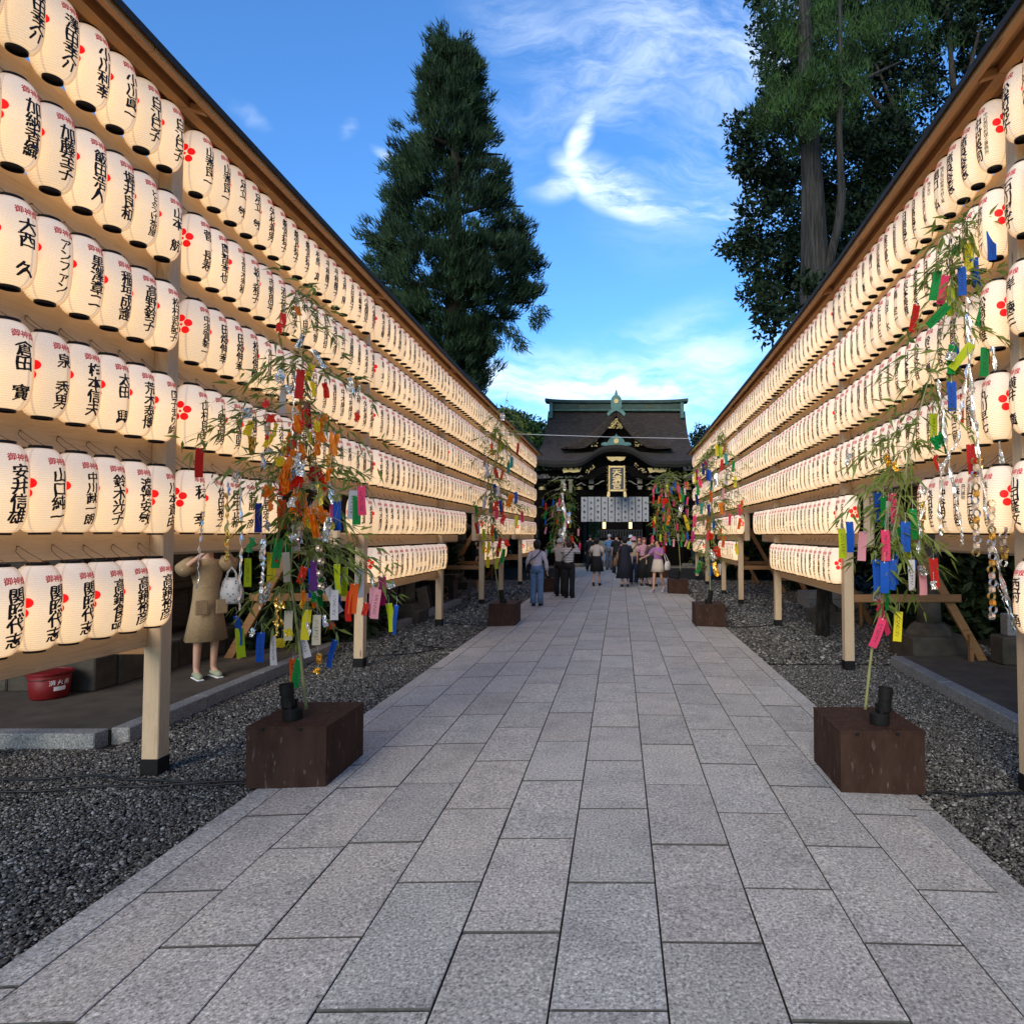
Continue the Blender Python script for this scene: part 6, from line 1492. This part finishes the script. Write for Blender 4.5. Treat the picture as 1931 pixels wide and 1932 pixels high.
    for side in (-1, 1):
        hp_, kn, an, to = legs[side]; sm_ = cl('shoe%s' % (shoes,), shoes, b=0)
        m_ = MB(); m_.tube([an + Vector((0, -.045, -.045)), an + Vector((0, 0, -.03)), (an + to) / 2 + Vector((0, 0, -.012)), to + Vector((0, .01, .0)), to + Vector((0, .04, -.004))], [.030, .040, .040, .036, .018], 10, sy=.9)
        m_.build('shoe', sm_, root, smooth=True); MB().beam(an + Vector((0, -.06, -.075)), to + Vector((0, .05, -.028)), .066, .014, .004).build('sole', M['white_print'] if sum(shoes) > .3 else M['rubber'], root)
    # hair
    hc, hs = hair; hm = cl('hair ' + hc, {'black': (.012, .010, .010), 'brown': (.05, .025, .016), 'white': (.42, .41, .42), 'pink': (.25, .08, .08)}[hc], rough=.5, scale=30)
    ctr = Vector((0, .008, 1.49)); bm = bmesh.new(); bmesh.ops.create_uvsphere(bm, u_segments=18, v_segments=12, radius=1)
    for v_ in bm.verts:
        c0 = v_.co.copy(); c = ht @ c0
        zlen = {'short': .55, 'bob': 1.55, 'long': 2.6, 'bun': .7}[hs]
        z = c.z * .098 if c.z > 0 else c.z * .098 * zlen
        v_.co = ctr + Vector((c.x * .090, c.y * .104 - (.012), z))
        if c0.y > .45 and c.z < .45: v_.co += ht @ Vector((0, -.085 * (c0.y - .3), .055 * (1 if c.z < 0 else .3)))      # clear the face
    for f in bm.faces: f.smooth = True
    me = bpy.data.meshes.new('hair'); bm.to_mesh(me); bm.free(); me.materials.append(hm); link('hair', me, root)
    if hs == 'bun': MB().lathe([(.001, -.04), (.032, -.02), (.036, .005), (.001, .035)], 12).build('hair_bun', hm, root, loc=tuple(ctr + (ht @ Vector((0, -.10, .075)))), smooth=True)
    if face:
        for sx in (-1, 1):
            p = ht @ Vector((sx * .028, .096, 0)); MB().lathe([(.001, -.004), (.0075, 0), (.001, .004)], 8).build('eye', M['ink'], root, loc=(p.x, p.y, 1.468))
        p = ht @ Vector((0, .097, 0)); MB().box(-.017, .017, -.004, .003, -.003, .003).build('mouth', cl('lips', (.35, .08, .08), b=0), root, loc=(p.x, p.y, 1.412), rot=(0, 0, headturn))
    if hat: loft([(0, .0, 1.50, .135, .14), (0, .0, 1.52, .098, .108), (0, 0, 1.60, .085, .095), (0, 0, 1.635, .05, .06)]).build('hat', hat, root, smooth=True)
    if bag:
        kind, bc, side = bag[:3]
        if kind in ('shoulder', 'tote'):
            zc = {'shoulder': .88, 'tote': .82}[kind]; bx_ = side * (.25 if kind == 'shoulder' else .30)
            b_ = empty('hand_bag', (x, y, z0), rz, label=bag[3], cat='bag'); b_.scale = (s, s, s)
            loft([(bx_, -.03, zc - .17, .05, .11), (bx_, -.03, zc - .14, .075, .15), (bx_, -.03, zc, .07, .15), (bx_, -.03, zc + .10, .035, .12)], 14).build('pouch', bc, b_, smooth=True)
            for sy_ in (-1, 1): MB().tube([(bx_, -.03 + sy_ * .10, zc + .08), (side * .20, -.02 + sy_ * .05, 1.15), (side * .14, -.01 + sy_ * .01, 1.335)], .010, 6).build('strap', bc, b_)
        elif kind == 'cross':
            b_ = empty('shoulder_bag', (x, y, z0), rz, label=bag[3], cat='bag'); b_.scale = (s, s, s)
            loft([(side * .20, .03, .78, .04, .09), (side * .205, .03, .82, .055, .12), (side * .20, .03, .98, .05, .12), (side * .19, .03, 1.0, .03, .10)], 14).build('pouch', bc, b_, smooth=True)
            MB().tube([(side * .20, -.06, .98), (side * .12, -.125, 1.1), (-side * .02, -.135, 1.2), (-side * .10, -.10, 1.30), (-side * .10, -.01, 1.345), (-side * .07, .09, 1.28), (side * .05, .13, 1.12), (side * .19, .10, .98)], .011, 6).build('strap', bc, b_)
    return root
H = math.pi
navy = cl('navy', (.012, .014, .028)); blk = cl('black', (.010, .010, .012)); jean = cl('denim', (.13, .22, .38), scale=20); wht = cl('pale blouse', (.60, .54, .60)); cream_ = cl('cream', (.52, .46, .42)); beige = cl('beige', (.45, .38, .28)); tan = cl('tan linen', (.34, .235, .13), scale=40)
lav = cl('lavender', (.34, .15, .36)); pnk = cl('dusty pink', (.50, .25, .32)); bl = cl('steel blue', (.10, .20, .36)); tbag = cl('brown leather', (.20, .11, .05))
person('woman seen from behind in pale blouse and wide light blue jeans', -1.955, 15.1, 1.58, R(-6), wht, jean, ('black', 'bob'), sleeve='long', bkind='trousers', shoes=(.03, .035, .05), bag=('cross', blk, -1, 'black bag slung across the woman in light blue jeans'), z0=-.03)
UP = (((-.24, .12, 1.22), (-.10, .24, 1.42)), ((.24, .12, 1.22), (.10, .24, 1.42)))
person('person in striped knit top and black trousers raising a phone', -1.33, 16.8, 1.57, R(-14), CM['stripe'], blk, ('brown', 'bob'), arms=UP, sleeve='long', bkind='trousers', shoes=(.015, .015, .018), bag=('cross', blk, -1, 'black bag at the hip of the person in the striped top'), z0=-.02)
person('white haired person in grey top photographing beside the striped top', -1.62, 17.35, 1.60, R(-12), cl('grey', (.36, .34, .33)), blk, ('white', 'short'), arms=UP, sleeve='long', bkind='trousers', shoes=(.02, .02, .02), z0=-.025)
ph_ = empty('phone', (-1.36, 17.08, 1.40), R(-14), label='dark phone held up by the person in the striped top', cat='phone'); MB().box(-.075, .075, -.005, .005, -.038, .038, .004).build('case', M['black_metal'], ph_)
person('woman from behind in white T-shirt and short black skirt', -.74, 20.7, 1.58, R(-4), cream_, blk, ('black', 'bob'), sleeve='short', bkind='skirt', hem=.47, stride=.07, shoes=(.02, .015, .015), bag=('shoulder', blk, -1, 'large black shoulder bag of the woman in the short skirt'))
person('man in black walking farther ahead, left side of the path', -1.33, 29.0, 1.68, R(-10), blk, blk, ('black', 'short'), sleeve='long', bkind='trousers', stride=.1)
person('man in black T-shirt turning right in the middle of the path', -.13, 26.6, 1.72, R(-35), blk, blk, ('black', 'short'), sleeve='short', bkind='trousers', shoes=(.4, .4, .42), stride=.05)
person('grey haired man in blue shirt far up the path', -.48, 30.0, 1.70, R(10), bl, cl('grey trouser', (.10, .10, .12)), ('white', 'short'), sleeve='short', bkind='trousers')
person('woman from behind in long navy dress', .17, 20.3, 1.62, R(4), navy, navy, ('black', 'bob'), sleeve='short', bkind='dress', hem=.27, shoes=(.012, .010, .010), bag=('tote', tbag, -1, 'brown bag hanging from the arm of the woman in navy'), wide=1.05)
person('person in beige vest and pink sun hat on the right', .47, 21.3, 1.56, R(-20), beige, cl('dark denim', (.03, .05, .10)), ('brown', 'short'), sleeve='short', bkind='trousers', shoes=(.35, .33, .3), hat=pnk, bag=('cross', blk, -1, 'thin black strap bag of the person in the beige vest'))
person('woman facing the camera in pink top and long black skirt', .80, 20.9, 1.58, H + R(8), pnk, blk, ('pink', 'bob'), sleeve='short', bkind='skirt', hem=.26, shoes=(.012, .012, .012), face=True, wide=1.05)
person('girl in lavender T-shirt and pale mini skirt walking towards the camera', 1.115, 18.55, 1.54, H - R(28), lav, cl('ivory', (.55, .48, .40)), ('black', 'bun'), arms=(((-.20, .16, 1.10), (-.12, .30, 1.16)), ((.26, .10, 1.10), (.36, .30, 1.02))), sleeve='short', bkind='skirt', hem=.60, stride=.14, shoes=(.40, .33, .42), headturn=R(-35), face=True, bag=('tote', cl('white bag', (.62, .6, .6)), -1, 'white bag carried by the girl in lavender'))
person('woman in dark clothes and white mask half hidden behind the girl', 1.06, 20.6, 1.60, H + R(20), cl('brown knit', (.09, .06, .06)), blk, ('black', 'bob'), sleeve='long', bkind='skirt', hem=.3, shoes=(.012, .012, .012))
person('woman with brown hair in dark clothes behind the pink top', .70, 22.6, 1.62, H, cl('plum', (.09, .05, .07)), blk, ('brown', 'long'), sleeve='long', bkind='trousers')
person('person in pale blue top far ahead under the gate', .52, 29.5, 1.62, 0, cl('pale blue', (.30, .42, .52)), blk, ('black', 'short'), sleeve='short', bkind='trousers', hat=cl('white hat', (.6, .6, .62)))
person('person in navy print dress standing behind the third left rack section', -4.2, 19.0, 1.58, H / 2, navy, navy, ('black', 'bob'), sleeve='short', bkind='dress', hem=.4, shoes=(.3, .3, .3), group='people behind the left rack', z0=-.06)
# the woman behind the near left rack, arm raised, bag over her wrist
person('woman in tan linen dress standing behind the near left rack', -4.66, 7.22, 1.60, H + R(52), tan, tan, ('black', 'bob'), arms=(((-.27, .07, 1.25), (-.10, .24, 1.43)), ((.27, .07, 1.22), (.10, .24, 1.42))), sleeve='short', puff=1.5, bkind='dress', hem=.42, shoes=(.30, .33, .22), group='people behind the left rack', wide=.86, z0=.045, face=True)
wm = bpy.data.objects[[o_.name for o_ in bpy.data.objects if o_.get('label', '').startswith('woman in tan')][0]]
for sx in (-1, 1): MB().box(sx * .10 - .06, sx * .10 + .06, .148, .158, .72, .88, .008).build('pocket', tan, wm, rot=(0, 0, 0))
loft([(0, 0, 1.015, .128, .108), (0, 0, 1.03, .131, .111), (0, 0, 1.045, .128, .108)], 24, cap=False).build('waist_seam', tan, wm, smooth=True)
bgp = at(438, 1073, 7.30); bg_ = empty('shopping_bag', bgp, label='white plastic shopping bag with small dark letters beside the tan dress', cat='bag')
m, t, b = new_mat('printed white bag'); tc = t.node('ShaderNodeTexCoord').outputs['Object']
vo = t.node('ShaderNodeTexVoronoi'); t.put(vo.inputs['Vector'], tc); vo.inputs['Scale'].default_value = 26
t.put(b.inputs['Base Color'], t.mix(t.smooth(t.math('ABSOLUTE', t.math('SUBTRACT', vo.outputs['Distance'], .22)), .09, .05), (.30, .29, .30, 1), (.05, .05, .06, 1))); b.inputs['Roughness'].default_value = .5
loft([(0, 0, -.40, .10, .04), (0, 0, -.385, .135, .07), (.005, 0, -.26, .135, .075), (0, 0, -.14, .10, .05), (0, 0, -.10, .075, .03)], 20).build('pouch', m, bg_, smooth=True)
for sx in (-1, 1): MB().tube([(sx * .06, 0, -.11), (sx * .045, 0, -.04), (sx * .01, 0, .0), (0, 0, .02)], [.02, .012, .010, .008], 8, sy=.5).build('handle', m, bg_, smooth=True)
